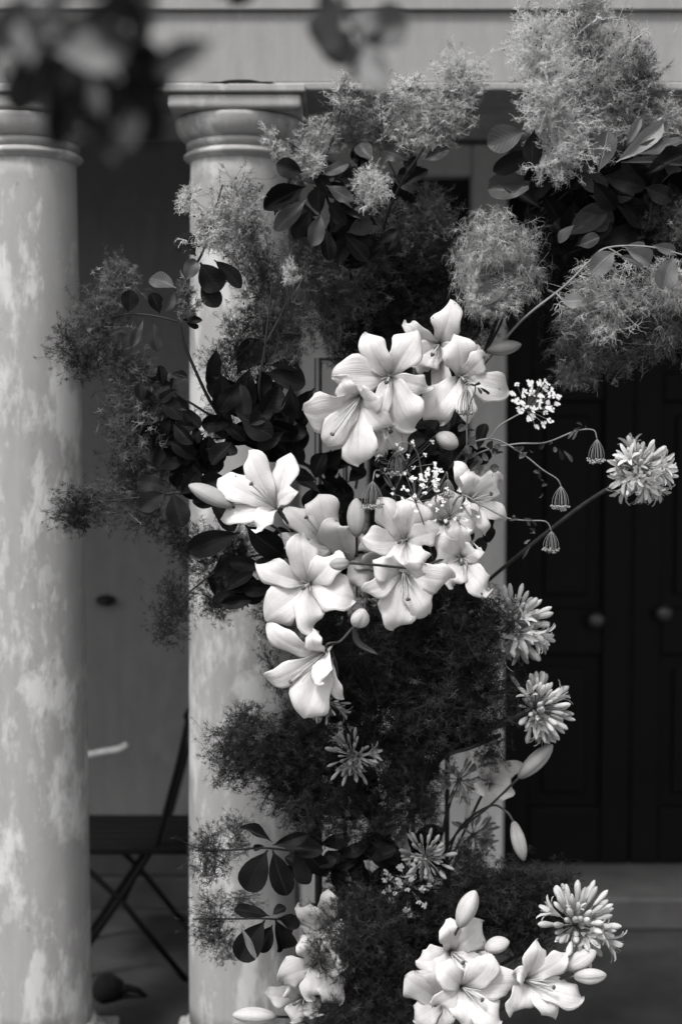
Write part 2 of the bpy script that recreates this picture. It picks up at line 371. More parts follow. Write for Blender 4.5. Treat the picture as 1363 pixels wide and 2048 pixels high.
# columns
def column(px_neck, label, grime=False):
    X = at(px_neck, 300, COLY).x
    t = thing('portico_column', label, 'column', (X, COLY, 0))
    zn = at(478, 300, COLY - 0.12).z; zb_ = at(478, 2078, COLY - 0.13).z
    rt, rb = 0.121, 0.137
    L = zn - zb_
    prof = []
    for i in range(40):
        u = i / 39; r = rb + (rt - rb) * (u ** 1.35)
        prof.append((r, zb_ + L * u))
    mw = Matrix.Translation((X, COLY, 0))
    link('shaft', MB().lathe(prof, 72).mesh('shaft', M['column']), t, mw)
    ap = [(rt + 0.004, zn - 0.012)] + [(rt + 0.004 + 0.013 * math.sin(math.pi * k / 8), zn - 0.011 + 0.024 * k / 8) for k in range(9)] + [(rt, zn + 0.014)]
    link('astragal', MB().lathe(ap, 72).mesh('astragal', M['capital']), t, mw)
    za0 = at(478, 216, COLY - 0.16).z; za1 = at(478, 184, COLY - 0.17).z; za2 = ENTZ + 0.015
    nk = [(rt - 0.003, zn + 0.005), (rt - 0.004, za0 - 0.075), (rt + 0.010, za0 - 0.070), (rt + 0.010, za0 - 0.058), (rt + 0.003, za0 - 0.056)]
    nk += [(rt + 0.003 + 0.034 * math.sin(math.pi / 2 * k / 8), za0 - 0.055 + 0.052 * (1 - math.cos(math.pi / 2 * k / 8))) for k in range(9)]
    link('necking', MB().lathe(nk, 72).mesh('necking', M['capital']), t, mw)
    h1, h2 = 0.160, 0.170
    ab = link('abacus', MB().box((-h1, -h1, za0), (h1, h1, za1)).mesh('abacus', M['capital'], False), t, mw); bevel(ab, 0.010, 3)
    ab2 = link('abacus_fillet', MB().box((-h2, -h2, za1 + 0.001), (h2, h2, at(478, 166, COLY - h2).z)).mesh('abacus_fillet', M['capital'], False), t, mw); bevel(ab2, 0.005, 3)
    if grime:
        gm = MB(); gm.lathe([(.075, 0), (.095, .003), (.05, .008), (.03, .013), (.006, .015)], 40, (0, 0, 0), 0, lambda a, u: 1 + .2 * math.sin(5 * a) + .2 * math.sin(13 * a + 2) + .15 * math.sin(19 * a))
        link('grime', gm.mesh('grime', M['cloth']), t, Matrix.Translation((X + 0.015, COLY - 0.150, at(478, 166, COLY - 0.17).z - 0.002)) @ Matrix.Diagonal((1, .2, 1, 1)))
    bp = [(rb, zb_ + 0.0), (rb + 0.012, zb_ - 0.006), (rb + 0.012, zb_ - 0.02)] + [(rb + 0.008 + 0.03 * math.sin(math.pi * k / 10), zb_ - 0.02 - 0.05 * k / 10) for k in range(11)]
    link('base', MB().lathe(list(reversed(bp)), 72).mesh('base', M['column']), t, mw)
    zz = zb_ - 0.07
    bevel(link('plinth', MB().box((-rb - 0.045, -rb - 0.045, -0.001), (rb + 0.045, rb + 0.045, zz)).mesh('plinth', M['column'], False), t, mw), 0.008, 3)
column(55, 'flaking pale column standing clear of the flowers')
column(478, 'flaking pale column partly hidden behind the flower installation', True)

# folding chair behind the columns
CY = 4.35
ch = thing('folding_chair', 'dark metal folding bistro chair on the porch floor', 'chair', at(285, 1850, CY))
pw = lambda x, y, dy=0: at(x, y, CY + dy)
def bar(nm, pts, r, parent, m, sides=8): return link(nm, MB().tube(pts, r, sides).mesh(nm, m), parent)
sx0, sx1 = pw(150, 1672).x, pw(402, 1672).x; sz = pw(300, 1668).z
for i in range(6):
    y0 = CY - 0.18 + i * 0.062
    bevel(link('seat_slat', MB().box((sx0, y0, sz - 0.012), (sx1, y0 + 0.05, sz + 0.012)).mesh('seat_slat', M['chair'], False), ch), 0.004)
for yy in (-0.17, 0.17):
    zf = lambda q: Vector((q.x, CY + yy, q.z))
    bar('leg', [zf(pw(392, 1400)), zf(pw(370, 1500)), zf(pw(330, 1650)), zf(pw(255, 1765)), Vector((pw(150, 1900).x, CY + yy, 0.0))], 0.009, ch, M['chair'])
    bar('leg', [zf(pw(160, 1672)), zf(pw(200, 1710)), zf(pw(262, 1768)), Vector((pw(385, 1880).x, CY + yy, 0.0))], 0.009, ch, M['chair'])
bar('back_slat', [Vector((pw(390, 1410).x, CY - 0.17, pw(390, 1410).z)), Vector((pw(395, 1405).x, CY, pw(390, 1410).z)), Vector((pw(390, 1410).x, CY + 0.17, pw(390, 1410).z))], 0.018, ch, M['chair'])
bar('stretcher', [Vector((pw(262, 1768).x, CY - 0.17, pw(262, 1768).z)), Vector((pw(262, 1768).x, CY + 0.17, pw(262, 1768).z))], 0.009, ch, M['chair'])
# pale curved rail, standing in for a chair back slat, behind left column
sp = [at(60, 1830, 4.5), at(90, 1650, 4.5), at(125, 1530, 4.5), at(190, 1508, 4.5), at(235, 1500, 4.5), at(256, 1490, 4.5)]
sp[0] = Vector((sp[0].x, sp[0].y, 0.0))
tag(link('pale_rail', MB().tube(catmull(sp), [0.013] * 31, 10).mesh('pale_rail', M['palewood'])), 'pale curved rail showing past the column above the chair seat', 'stick')
# small dark wall fitting
p = at(213, 1200, WALLY)
wf = MB(); wf.lathe([(0.034, 0), (0.034, 0.012), (0.028, 0.03), (0.02, 0.036), (0.018, 0.05), (0.005, 0.052)], 24)
tag(link('wall_fitting', wf.mesh('wall_fitting', M['iron']), None, Matrix.Translation(p) @ Matrix.Rotation(math.pi / 2, 4, 'X') @ Matrix.Diagonal((1.0, 0.55, 1, 1))), 'small dark oval fitting on the grey wall between the columns', 'fitting')
# dark bundle on the floor
bb = MB(); b0 = at(215, 2000, 4.05)
def lump(a, u): return 1 + 0.14 * math.sin(3 * a + 4 * u) + 0.07 * math.sin(7 * a + 1)
bb.lathe([(0.05, 0), (0.062, 0.02), (0.06, 0.05), (0.048, 0.075), (0.028, 0.09), (0.006, 0.094)], 20, (0, 0, 0), 0, lump)
bb.tube([(0.03, 0, 0.02), (0.08, -0.01, 0.045), (0.12, 0.0, 0.03), (0.15, 0, 0.006)], [0.02, 0.016, 0.013, 0.006], 8)
tag(link('cloth_bundle', bb.mesh('cloth_bundle', M['cloth']), None, Matrix.Translation((b0.x, 4.05, 0.0)) @ Matrix.Scale(0.75, 4)), 'small crumpled dark bundle lying on the porch floor', 'bundle')

# ------------------------------------------------------------------ iron frame that carries the flowers
FRY = 3.30
fr = thing('flower_frame', 'black iron lattice frame standing inside the flower installation', 'frame', (at(770, 2000, FRY).x, FRY, 0))
xs = [at(x, 1000, FRY).x for x in (636, 690, 830, 900)]
ztop = at(800, 620, FRY).z
for i, x in enumerate(xs):
    for yy in (FRY - 0.0,) if i in (0, 1) else (FRY + 0.06,):
        link('upright', MB().tube([(x, yy, 0.0), (x, yy, 1.0), (x, yy, ztop if i > 1 else at(690, 716, FRY).z)], 0.009 if i == 0 else 0.006, 8).mesh('upright', M['iron']), fr)
for py in (718, 1000, 1006, 1290, 1570, 1850):
    z = at(700, py, FRY).z
    link('rung', MB().tube([(xs[0], FRY, z), (xs[1], FRY, z), (xs[2], FRY + 0.06, z), (xs[3], FRY + 0.06, z)], 0.0035, 6).mesh('rung', M['iron']), fr)
arm = catmull([Vector((xs[2], FRY + 0.06, ztop - 0.02)), at(930, 600, 3.3), at(1120, 500, 3.16), at(1420, 470, 3.05)])
link('arm', MB().tube(arm, 0.005, 8).mesh('arm', M['iron']), fr)

def anchor(px, py, down=170):
    ax = min(max(px, 640), 895); ay = min(py + down, 2040)
    return at(ax, ay, FRY + (0.0 if ax < 760 else 0.05))

# ------------------------------------------------------------------ lilies
WU = [0, .12, .25, .40, .52, .62, .72, .82, .90, .955, .985, 1.0]
WI = [.16, .26, .46, .76, .93, 1.0, .97, .83, .58, .31, .13, .015]
WF = [.16, .27, .48, .78, .93, 1.0, 1.0, .95, .82, .60, .36, .06]
WO = [.16, .26, .42, .68, .86, .96, 1.0, .88, .60, .30, .12, .015]
USAMP = [0, .07, .14, .22, .30, .38, .46, .54, .62, .70, .77, .83, .88, .925, .96, .985, 1.0]
VS = [-1, -.82, -.6, -.36, -.14, 0, .14, .36, .6, .82, 1]
def petal_mesh(S, Cc, T, A, wid, rr, lift, curl, inner):
    """S throat base, Cc mouth centre, T tip, A flower axis (towards the viewer)"""
    tv = T - Cc; R = (tv - A * tv.dot(A)); R = R.normalized() if R.length > 1e-5 else A.orthogonal().normalized()
    side = tv.cross(A); side = side.normalized() if side.length > 1e-5 else A.orthogonal()
    bend = rr.uniform(-0.10, 0.10) * tv.length
    B1 = Cc + tv * 0.10 - A * 0.006; B2 = Cc + tv * 0.62 + A * lift + side * bend
    mid = []
    for u in USAMP:
        q = S * (1 - u) ** 3 + B1 * 3 * u * (1 - u) ** 2 + B2 * 3 * u * u * (1 - u) + T * u ** 3
        if u > 0.72: q = q - A * curl * ((u - 0.72) / 0.28) ** 2
        mid.append(q)
    P = []; ph = rr.uniform(0, 6); wamp = rr.uniform(0.12, 0.26) * wid; tw = rr.uniform(-0.4, 0.4); k1 = rr.uniform(7, 13); sq = rr.choice((0, 0, .3, .6, .9)); tipx = rr.uniform(-.25, .25)
    asym = rr.uniform(-0.08, 0.08); n = len(USAMP)
    for i, u in enumerate(USAMP):
        t = (mid[min(i + 1, n - 1)] - mid[max(i - 1, 0)]).normalized()
        Nn = A * 0.85 - R * 0.5; Nn = Nn - t * Nn.dot(t); Nn = Nn.normalized() if Nn.length > 1e-5 else t.orthogonal().normalized()
        Bn = t.cross(Nn).normalized()
        an = tw * u; Bn, Nn = Bn * math.cos(an) + Nn * math.sin(an), Nn * math.cos(an) - Bn * math.sin(an)
        w = wid * float(np.interp(u, WU, WI if inner else WO) * (1 - sq) + np.interp(u, WU, WF) * sq)
        cup = 0.36 * (1 - u) ** 1.5 - 0.26 * u
        row = []
        for v in VS:
            off = cup * w * abs(v) ** 1.8 - 0.10 * wid * math.exp(-(v / 0.13) ** 2) * (1 - u * 0.75)
            off += wamp * v * abs(v) * math.sin(u * k1 + ph + (1.7 if v > 0 else 0)) * min(1, u * 2.2)
            wv = 1 + 0.13 * math.sin(u * 15 + ph * 3 + (2.2 if v > 0 else 0)) * abs(v) ** 3
            row.append(mid[i] + Bn * (v * w * wv + asym * w * math.sin(math.pi * u) + tipx * wid * max(0, u - .7) ** 2 * 4) + Nn * off)
        P.append(row)
    return MB().grid(P)
def solid(o, th):
    m = o.modifiers.new('thickness', 'SOLIDIFY'); m.thickness = th; m.offset = 0
    return o
LG = 'white lilies in the flower installation'
def lily(label, c, Y, petals, pistil=None, mat='petal', L=0.118, stem=True, seed=None):
    rr = random.Random(int(c[0] * 7 + c[1] * 13))
    Cc = at(c[0], c[1], Y); k = mpp(Y)
    tips2 = [at(q[0], q[1], Y) for q in petals]
    cen = sum((t for t in tips2), Vector()) / len(tips2) - Cc
    view = (EYE - Cc).normalized()
    A = (view + cen * (7.0 if pistil is None else 6.0))
    if pistil is not None:
        pt = at(pistil[0], pistil[1], Y) - Cc; A = view + pt * 9.0
    A = A.normalized()
    S = Cc - A * 0.045
    t = thing('lily_flower', label, 'lily', S, LG)
    for i, q in enumerate(petals):
        tx, ty, wpx = q[:3]; opt = q[3] if len(q) > 3 else {}
        lp = (tips2[i] - Cc).length
        # depth of the tip along the axis: short projections come forward (or go back)
        rest = max(0.0, (L * 0.92) ** 2 - lp ** 2) ** 0.5
        fwd = opt.get('f', 0.35) * rest
        T = at(tx, ty, Y - fwd + opt.get('b', 0.012))
        C2 = at(opt['s'][0], opt['s'][1], Y + 0.005) if 's' in opt else Cc
        S2 = C2 - A * 0.045 if 's' in opt else S
        me = petal_mesh(S2, C2, T, A, wpx * k * 0.66, rr, opt.get('lift', 0.012 + 0.006 * rr.random()), opt.get('c', 0.010 + 0.010 * rr.random()), i % 2 == 0)
        solid(link('petal', me.mesh('petal', M[mat]), t), 0.0006)
    # pistil and filaments
    tipd = (at(pistil[0], pistil[1], Y - 0.02) if pistil is not None else Cc + A * 0.045 + Vector((rr.uniform(-.01, .01), 0, -0.008)))
    pp = bez(S + A * 0.01, Cc + A * 0.01, tipd, 8)
    ps = link('pistil', MB().tube(pp, [0.0022] * 6 + [0.0020, 0.0026], 7).mesh('pistil', M['filament']), t)
    sg = MB(); sg.lathe([(0.001, -0.003), (0.0042, -0.001), (0.0046, 0.002), (0.002, 0.004)], 9, (0, 0, 0), 0, lambda a, u: 1 + 0.2 * math.cos(3 * a))
    link('stigma', sg.mesh('stigma', M['stigma']), ps, Matrix.Translation(tipd) @ (tipd - Cc).to_track_quat('Z', 'Y').to_matrix().to_4x4())
    for j in range(5):
        a = j * 2 * math.pi / 5 + rr.random(); u = A.orthogonal().normalized(); v = A.cross(u)
        ev = (u * math.cos(a) + v * math.sin(a)) * 0.014
        ft = Cc + (tipd - Cc) * rr.uniform(0.55, 0.85) + ev
        link('filament', MB().tube(bez(S + A * 0.01, Cc + ev * 0.3, ft, 6), [0.0011] * 5 + [0.0007], 5).mesh('filament', M['filament']), t)
    if stem:
        an = anchor(c[0], c[1])
        b0 = S - A * 0.03
        link('stem', MB().tube(bez(S + A * 0.004, b0 - A * 0.05, an, 12), [0.0045] * 3 + [0.0032] * 9, 8).mesh('stem', M['stem']), t)
    return t

lily('large open lily with a squared upper petal, pale star throat facing straight out', (778, 755), 2.86,
     [(728, 668, 47), (836, 660, 52), (661, 752, 58), (750, 838, 34, {'b': .03}), (828, 858, 66), (866, 775, 34, {'c': .03, 'f': .0})])
lily('large lily bowing down with its dark-tipped pistil hanging out over a broad lower petal', (711, 806), 2.80,
     [(674, 757, 38, {'b': .03, 'c': .02}), (600, 830, 60), (646, 896, 42, {'b': .02}), (717, 936, 62), (782, 862, 38, {'c': .02}), (757, 797, 48, {'f': .5})], (665, 868))
lily('lily with one tall rounded petal standing up behind the open star lily', (875, 694), 2.97,
     [(900, 600, 46), (806, 645, 30, {'c': .03}), (818, 727, 45), (938, 730, 38), (880, 853, 34), (846, 744, 40)])
lily('lily behind a drooping green umbel, beside the white lace flower', (924, 755), 2.91,
     [(910, 666, 52), (975, 708, 34, {'c': .03}), (1019, 782, 48), (937, 846, 32), (848, 842, 56), (952, 690, 40, {'b': .04})])
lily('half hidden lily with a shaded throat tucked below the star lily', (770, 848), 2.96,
     [(829, 858, 36), (800, 906, 38), (757, 922, 30), (790, 815, 26), (742, 850, 28)], None, 'petal_shade')
lily('lily turned up to one side like a cup beside a long pointed bud', (542, 1006), 2.80,
     [(430, 952, 46), (493, 897, 44, {'b': .02}), (580, 902, 46, {'b': .01}), (592, 980, 27, {'f': .6}), (435, 1036, 34), (507, 1058, 34)], (503, 968))
lily('shaded cup shaped lily between the side-turned lily and the upright bud', (648, 1078), 2.92,
     [(633, 980, 56, {'b': .03}), (668, 1038, 62, {'s': (690, 1118), 'f': .5}), (570, 1010, 38), (545, 1085, 30), (608, 1114, 46), (752, 1090, 36, {'b': .03})], (613, 1035), 'petal_shade')
lily('widest open lily facing out, above the bud on a bent stalk', (616, 1168), 2.80,
     [(601, 1064, 48, {'c': .02}), (510, 1127, 42), (526, 1240, 60), (627, 1264, 46, {'c': .025}), (706, 1202, 58), (668, 1104, 50, {'b': .02})])
lily('lily seen from its side, petals held behind a small striped bud', (754, 1130), 2.93,
     [(688, 1156, 42, {'f': .0}), (697, 1117, 24, {'f': .0}), (735, 1100, 30), (790, 1160, 30)], None, 'petal_shade')
lily('open lily under a veil of tiny white lace florets', (808, 1079), 2.84,
     [(722, 1074, 44), (756, 998, 44), (830, 988, 58), (878, 1060, 40), (776, 1147, 36, {'c': .02}), (846, 1146, 52, {'f': .4})])
lily('lily hanging face down with a long lower petal touching the dark plume', (808, 1150), 2.81,
     [(791, 1265, 56), (726, 1192, 34, {'c': .02}), (745, 1124, 42), (906, 1163, 48), (858, 1233, 44, {'b': .02}), (850, 1134, 34, {'f': .5})], (815, 1198))
lily('lily turned away with two petals arching down like legs', (921, 1117), 2.85,
     [(866, 1092, 52, {'f': .3}), (918, 1036, 36, {'c': .03}), (956, 1096, 34, {'f': .2}), (982, 1190, 42, {'lift': .04, 'c': .03}), (904, 1174, 36), (880, 1148, 44, {'b': .04})])
lily('lily mostly covered by lace florets and its neighbours', (888, 1042), 2.95,
     [(898, 976, 48), (962, 1030, 46), (906, 1070, 38), (858, 1000, 42), (862, 1076, 34)])
lily('small lily opening outwards with a dark speckled petal next to the drooping umbels', (945, 999), 2.88,
     [(912, 921, 32, {'b': .02}), (952, 940, 42, {'b': .02}), (1004, 957, 42), (943, 1023, 30, {'f': .5}), (1017, 1040, 28), (976, 1070, 22)], (981, 988))
lily('lowest lily of the main group, nodding with one very broad hanging petal', (634, 1318), 2.76,
     [(533, 1250, 38), (525, 1366, 36, {'c': .02}), (603, 1443, 66), (620, 1264, 30, {'b': .02}), (641, 1368, 40, {'s': (645, 1308), 'f': .7}), (684, 1402, 22, {'s': (648, 1330), 'b': .02})], (582, 1364))
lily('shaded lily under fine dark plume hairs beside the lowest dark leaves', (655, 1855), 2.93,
     [(594, 1810, 36, {'c': .03}), (579, 1873, 34), (624, 1908, 32), (655, 1779, 32), (697, 1870, 36), (682, 1905, 30)], None, 'petal_shade')
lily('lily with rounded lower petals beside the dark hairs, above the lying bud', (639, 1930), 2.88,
     [(600, 1878, 34), (557, 1962, 48), (620, 1999, 38), (679, 2010, 46), (693, 1927, 32), (661, 1905, 30)], None, 'petal_shade')
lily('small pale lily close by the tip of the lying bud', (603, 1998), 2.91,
     [(525, 1991, 32), (571, 1970, 32), (580, 2046, 34), (640, 2030, 34), (630, 1978, 30)], None, 'petal_shade')
lily('lily with a smudged petal tip below the upright bud', (906, 1908), 2.90,
     [(893, 1842, 38), (967, 1844, 54), (831, 1924, 42), (990, 1918, 28), (935, 1950, 42), (870, 1950, 34)], (925, 1925))
lily('wide open lily in front of its neighbours in the bottom cluster', (932, 1980), 2.78,
     [(980, 1909, 48), (872, 1931, 44), (868, 2014, 44), (1043, 1967, 50), (924, 2058, 54), (1004, 2045, 50)], (963, 1999))
lily('lily half behind the bottom cluster with a speckled rounded petal', (880, 2003), 2.87,
     [(807, 1954, 50), (866, 1938, 42), (822, 2042, 44), (886, 2062, 42)], None, 'petal_shade')
lily('lily below two pointed buds next to the lowest agapanthus', (1061, 1963), 2.80,
     [(1081, 1881, 40), (1136, 1907, 36), (1171, 1996, 44), (1029, 1946, 28), (1027, 2031, 46), (1115, 2038, 40)], (1106, 1974))
lily('shade-toned lily between two agapanthus heads at the dark doorway edge', (979, 1562), 3.02,
     [(957, 1500, 28), (998, 1508, 46), (1028, 1578, 42), (946, 1582, 28), (1046, 1525, 26)], None, 'petal_shade')
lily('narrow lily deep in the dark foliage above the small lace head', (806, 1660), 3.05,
     [(779, 1728, 20), (815, 1730, 18), (796, 1742, 20), (812, 1640, 20)], None, 'petal_shade')

# ------------------------------------------------------------------ lily buds
def bud(label, base, tip, wpx, Y, dz=0.0, mat='bud', stempts=None, tone=None):
    B = at(base[0], base[1], Y); T = at(tip[0], tip[1], Y + dz); Lb = (T - B).length; r = wpx * mpp(Y) / 2
    t = thing('lily_bud', label, 'lily bud', B, 'lily buds in the flower installation')
    prof = [(0.12, 0), (0.34, .03), (0.56, .1), (0.78, .22), (0.94, .36), (1.0, .5), (0.95, .64), (0.80, .77), (0.57, .88), (0.34, .95), (0.14, .99), (0.03, 1.0)]
    P = []
    mod = lambda a, u: 1 + 0.07 * math.cos(3 * a) - 0.10 * max(0, math.cos(3 * a + math.pi)) ** 8
    for rr_, z in prof:
        P.append([Vector((rr_ * r * mod(a, z) * math.cos(a), rr_ * r * mod(a, z) * math.sin(a), z * Lb)) for a in [2 * math.pi * k / 30 for k in range(31)]])
    q = (T - B).to_track_quat('Z', 'Y').to_matrix().to_4x4() @ Matrix.Rotation(rnd.uniform(0, 2), 4, 'Z')
    me = MB().grid(P); link('bud_body', me.mesh('bud_body', M[mat]), t, Matrix.Translation(B) @ q)
    if stempts: pts = catmull([B + (T - B) * 0.03] + [at(*s) for s in stempts])
    else: pts = bez(B + (T - B) * 0.03, B - (T - B).normalized() * 0.05 + Vector((0, .04, 0)), anchor(base[0], base[1], 120), 10)
    link('stem', MB().tube(pts, 0.0027, 8).mesh('stem', M['stem']), t)
    return t
bud('pale closed bud pointing sideways above the lace flower', (973, 702), (1042, 689), 29, 2.93, 0, 'bud', [(960, 712, 2.98), (930, 760, 3.1), (890, 850, 3.3)])
bud('plump rounded bud with a brown tip below the umbel-covered lily', (872, 870), (915, 893), 36, 2.92, -0.02, 'bud', [(850, 890, 2.95), (800, 940, 3.05), (740, 1000, 3.28)])
bud('long pointed striped bud beside the side-turned lily', (465, 1013), (377, 970), 36, 2.80, 0, 'bud', [(500, 1035, 2.85), (570, 1073, 2.95), (640, 1200, 3.28)])
bud('upright plump bud in front of the iron rungs', (713, 1074), (712, 996), 38, 2.86, 0, 'bud')
bud('small striped bud lying across the widest open lily', (699, 1126), (658, 1129), 26, 2.72, 0, 'bud', [(742, 1129, 2.74), (830, 1135, 2.82), (915, 1117, 2.9), (900, 1200, 3.3)])
bud('round bud at the end of a bent stalk seen almost end-on', (711, 1251), (728, 1222), 37, 2.78, -0.03, 'petal_shade', [(703, 1258, 2.79), (680, 1283, 2.79), (651, 1303, 2.80), (700, 1420, 3.2), (720, 1500, 3.3)])
bud('ribbed bud lying level low against the column', (552, 2033), (464, 2030), 34, 2.90, 0, 'petal_shade', [(600, 2040, 2.98), (660, 2080, 3.28)])
bud('upright bud above the smudged lily', (917, 1855), (950, 1781), 40, 2.86, 0, 'petal_shade')
bud('bud resting level behind the smudged lily', (968, 1899), (1018, 1883), 34, 2.87, 0, 'petal_shade')
bud('higher of two pointed buds under the lowest agapanthus', (1130, 1938), (1191, 1902), 35, 2.83, 0, 'petal_shade', [(1090, 1960, 2.86), (1010, 2000, 3.0), (900, 2060, 3.33)])
bud('lower of two pointed buds under the lowest agapanthus', (1146, 1953), (1212, 1950), 32, 2.80, 0, 'petal_shade', [(1100, 1965, 2.84), (1000, 2020, 3.0), (900, 2080, 3.33)])
bud('slanting bud just below the middle agapanthus against the black door', (1036, 1556), (1104, 1489), 34, 2.98, 0, 'bud', [(975, 1615, 3.02), (910, 1670, 3.1), (860, 1760, 3.3)])
bud('hanging narrow bud against the black door above the step', (1026, 1642), (1047, 1722), 29, 2.98, 0, 'bud', [(1010, 1622, 2.99), (976, 1613, 3.02), (910, 1670, 3.1), (880, 1800, 3.3)])

# lily strap leaves (belong to two stems)
def strap(pts, wpx, Y, label):
    mid = catmull([at(x, y, Y + dy) for x, y, dy in pts], 5); P = []
    for i, q in enumerate(mid):
        u = i / (len(mid) - 1); t = (mid[min(i + 1, len(mid) - 1)] - mid[max(0, i - 1)]).normalized()
        vw = (EYE - q).normalized(); B = t.cross(vw).normalized(); n2 = B.cross(t)
        w_ = wpx * mpp(Y) / 2 * max(0.05, math.sin(math.pi * (0.12 + 0.86 * u)) ** 0.7)
        P.append([q + B * w_ * v + n2 * (0.3 * w_ * v * v) for v in (-1, -.5, 0, .5, 1)])
    o = solid(link('lily_leaf', MB().grid(P).mesh('lily_leaf', M['leaf_strap'])), 0.0008)
    tag(o, label, 'leaf', 'lily leaves on the stalks'); return o
strap([(708, 1252, 0.0), (716, 1285, 0), (757, 1310, -0.01)], 13, 2.785, 'narrow curled lily leaf hanging from the round bud stalk')
strap([(660, 1300, 0.005), (668, 1345, .0), (664, 1395, 0)], 17, 2.80, 'dark upright lily leaf beside the nodding lily')

# ------------------------------------------------------------------ smoke bush plumes (shared meshes)
def plume_mesh(name, R, nl, ns, nh, hl, droop, rad, seed, curl=0.9, t0=0.3, sub=0.20):
    rs = np.random.RandomState(seed)
    def unit(a): return a / (np.linalg.norm(a, axis=-1, keepdims=True) + 1e-9)
    lobes = unit(rs.normal(size=(9, 3))) * R * rs.uniform(0.3, 0.72, (9, 1))
    k = rs.randint(0, 9, nl)
    end = lobes[k] + rs.normal(size=(nl, 3)) * R * 0.27
    ln = np.linalg.norm(end, axis=1, keepdims=True); end *= np.minimum(1, R * 0.98 / ln)
    start = np.zeros((nl, 3)); start[:, 2] = np.clip(end[:, 2] - np.linalg.norm(end[:, :2], axis=1) * 0.9, -R * 0.95, R * 0.5)
    segs = []                                    # list of (H,P,3), radius
    def curve(a, b, bow, P):
        m = (a + b) / 2 + rs.normal(size=a.shape) * bow
        t = np.linspace(0, 1, P)[None, :, None]
        return a[:, None] * (1 - t) ** 2 + m[:, None] * 2 * t * (1 - t) + b[:, None] * t ** 2
    ax = np.zeros((1, 5, 3)); ax[0, :, 2] = np.linspace(-R, R * 0.55, 5); ax[0, 1:, :2] = rs.normal(size=(4, 2)) * R * 0.06
    segs.append((ax, rad * 1.9)); segs.append((curve(start, end, R * 0.06, 5), rad * 1.25))
    t = rs.uniform(0.35, 1, (nl, ns, 1)); sb = start[:, None] * (1 - t) + end[:, None] * t
    se = sb + rs.normal(size=(nl, ns, 3)) * R * sub + unit(end)[:, None] * R * 0.10
    se[..., 2] -= droop * R * 0.10
    sb = sb.reshape(-1, 3); se = se.reshape(-1, 3); segs.append((curve(sb, se, R * 0.04, 4), rad))
    n2 = len(sb); t = rs.uniform(t0, 1.0, (n2, nh, 1)); hb = (sb[:, None] * (1 - t) + se[:, None] * t).reshape(-1, 3)
    d = rs.normal(size=hb.shape) + unit(hb) * 0.5; d[:, 2] -= droop * 1.6; d = unit(d)
    pts = [hb]; stp = hl * rs.uniform(0.5, 1.2, (len(hb), 1)) / 4
    for i in range(4):
        pts.append(pts[-1] + d * stp); d = d + rs.normal(size=d.shape) * curl * 0.85; d[:, 2] -= droop * 0.45; d = unit(d)
    hp = np.stack(pts, 1); segs.append((hp, rad * 0.8))
    V = []; F = []; MI = []; base = 0; TN = []
    tsub = np.exp(rs.normal(size=n2) * 0.45)
    for si, (arr, r) in enumerate(segs):
        H, Pn, _ = arr.shape
        tv = np.full(H, 0.75) if si < 2 else (tsub if si == 2 else np.repeat(tsub, nh) * rs.uniform(.7, 1.35, H)); TN.append(np.repeat(tv, Pn * 3))
        tn = np.gradient(arr, axis=1); tn = unit(tn); rv = unit(rs.normal(size=(H, 1, 3)))
        a = unit(np.cross(tn, rv)); b = np.cross(tn, a)
        tap = np.linspace(1.1, 0.65, Pn)[None, :, None, None]
        ring = np.stack([a * math.cos(x) + b * math.sin(x) for x in (0, 2.094, 4.189)], 2)
        vv = (arr[:, :, None] + ring * r * tap).reshape(-1, 3); V.append(vv)
        idx = base + np.arange(H * Pn * 3).reshape(H, Pn, 3)
        for s_ in range(3):
            q = np.stack([idx[:, :-1, s_], idx[:, :-1, (s_ + 1) % 3], idx[:, 1:, (s_ + 1) % 3], idx[:, 1:, s_]], -1).reshape(-1, 4)
            F.append(q); MI.append(np.zeros(len(q), int))
        base += len(vv)
    # seeds
    nsd = max(10, len(hb) // 45); pick = hp[rs.choice(len(hp), nsd, replace=False), -1]
    oc = np.array([(1, 0, 0), (0, 1, 0), (-1, 0, 0), (0, -1, 0), (0, 0, 1.2), (0, 0, -1.2)]) * 0.0015
    sv = (pick[:, None] + oc[None] * rs.uniform(.7, 1.3, (nsd, 1, 1))).reshape(-1, 3); V.append(sv)
    V = np.concatenate(V); F4 = np.concatenate(F)
    tri = np.array([(0, 1, 4), (1, 2, 4), (2, 3, 4), (3, 0, 4), (1, 0, 5), (2, 1, 5), (3, 2, 5), (0, 3, 5)])
    T3 = (base + np.arange(nsd)[:, None, None] * 6 + tri[None]).reshape(-1, 3)
    me = bpy.data.meshes.new(name)
    nq, ntr = len(F4), len(T3)
    me.vertices.add(len(V)); me.vertices.foreach_set('co', V.astype(np.float32).ravel())
    me.loops.add(nq * 4 + ntr * 3); me.loops.foreach_set('vertex_index', np.concatenate([F4.ravel(), T3.ravel()]).astype(np.int32))
    me.polygons.add(nq + ntr)
    me.polygons.foreach_set('loop_start', np.concatenate([np.arange(nq) * 4, nq * 4 + np.arange(ntr) * 3]).astype(np.int32))
    mi = np.concatenate([np.zeros(nq), np.ones(ntr)]).astype(np.int32)
    me.materials.append(M['hair_mid']); me.materials.append(M['seed'])
    me.update(calc_edges=True); me.polygons.foreach_set('material_index', mi)
    me.polygons.foreach_set('use_smooth', np.ones(nq + ntr, bool)); me.update()
    TN.append(np.ones(len(V) - sum(len(x) for x in TN))); at_ = me.attributes.new('tone', 'FLOAT', 'POINT'); at_.data.foreach_set('value', np.concatenate(TN).astype(np.float32))
    return me
PL = {}
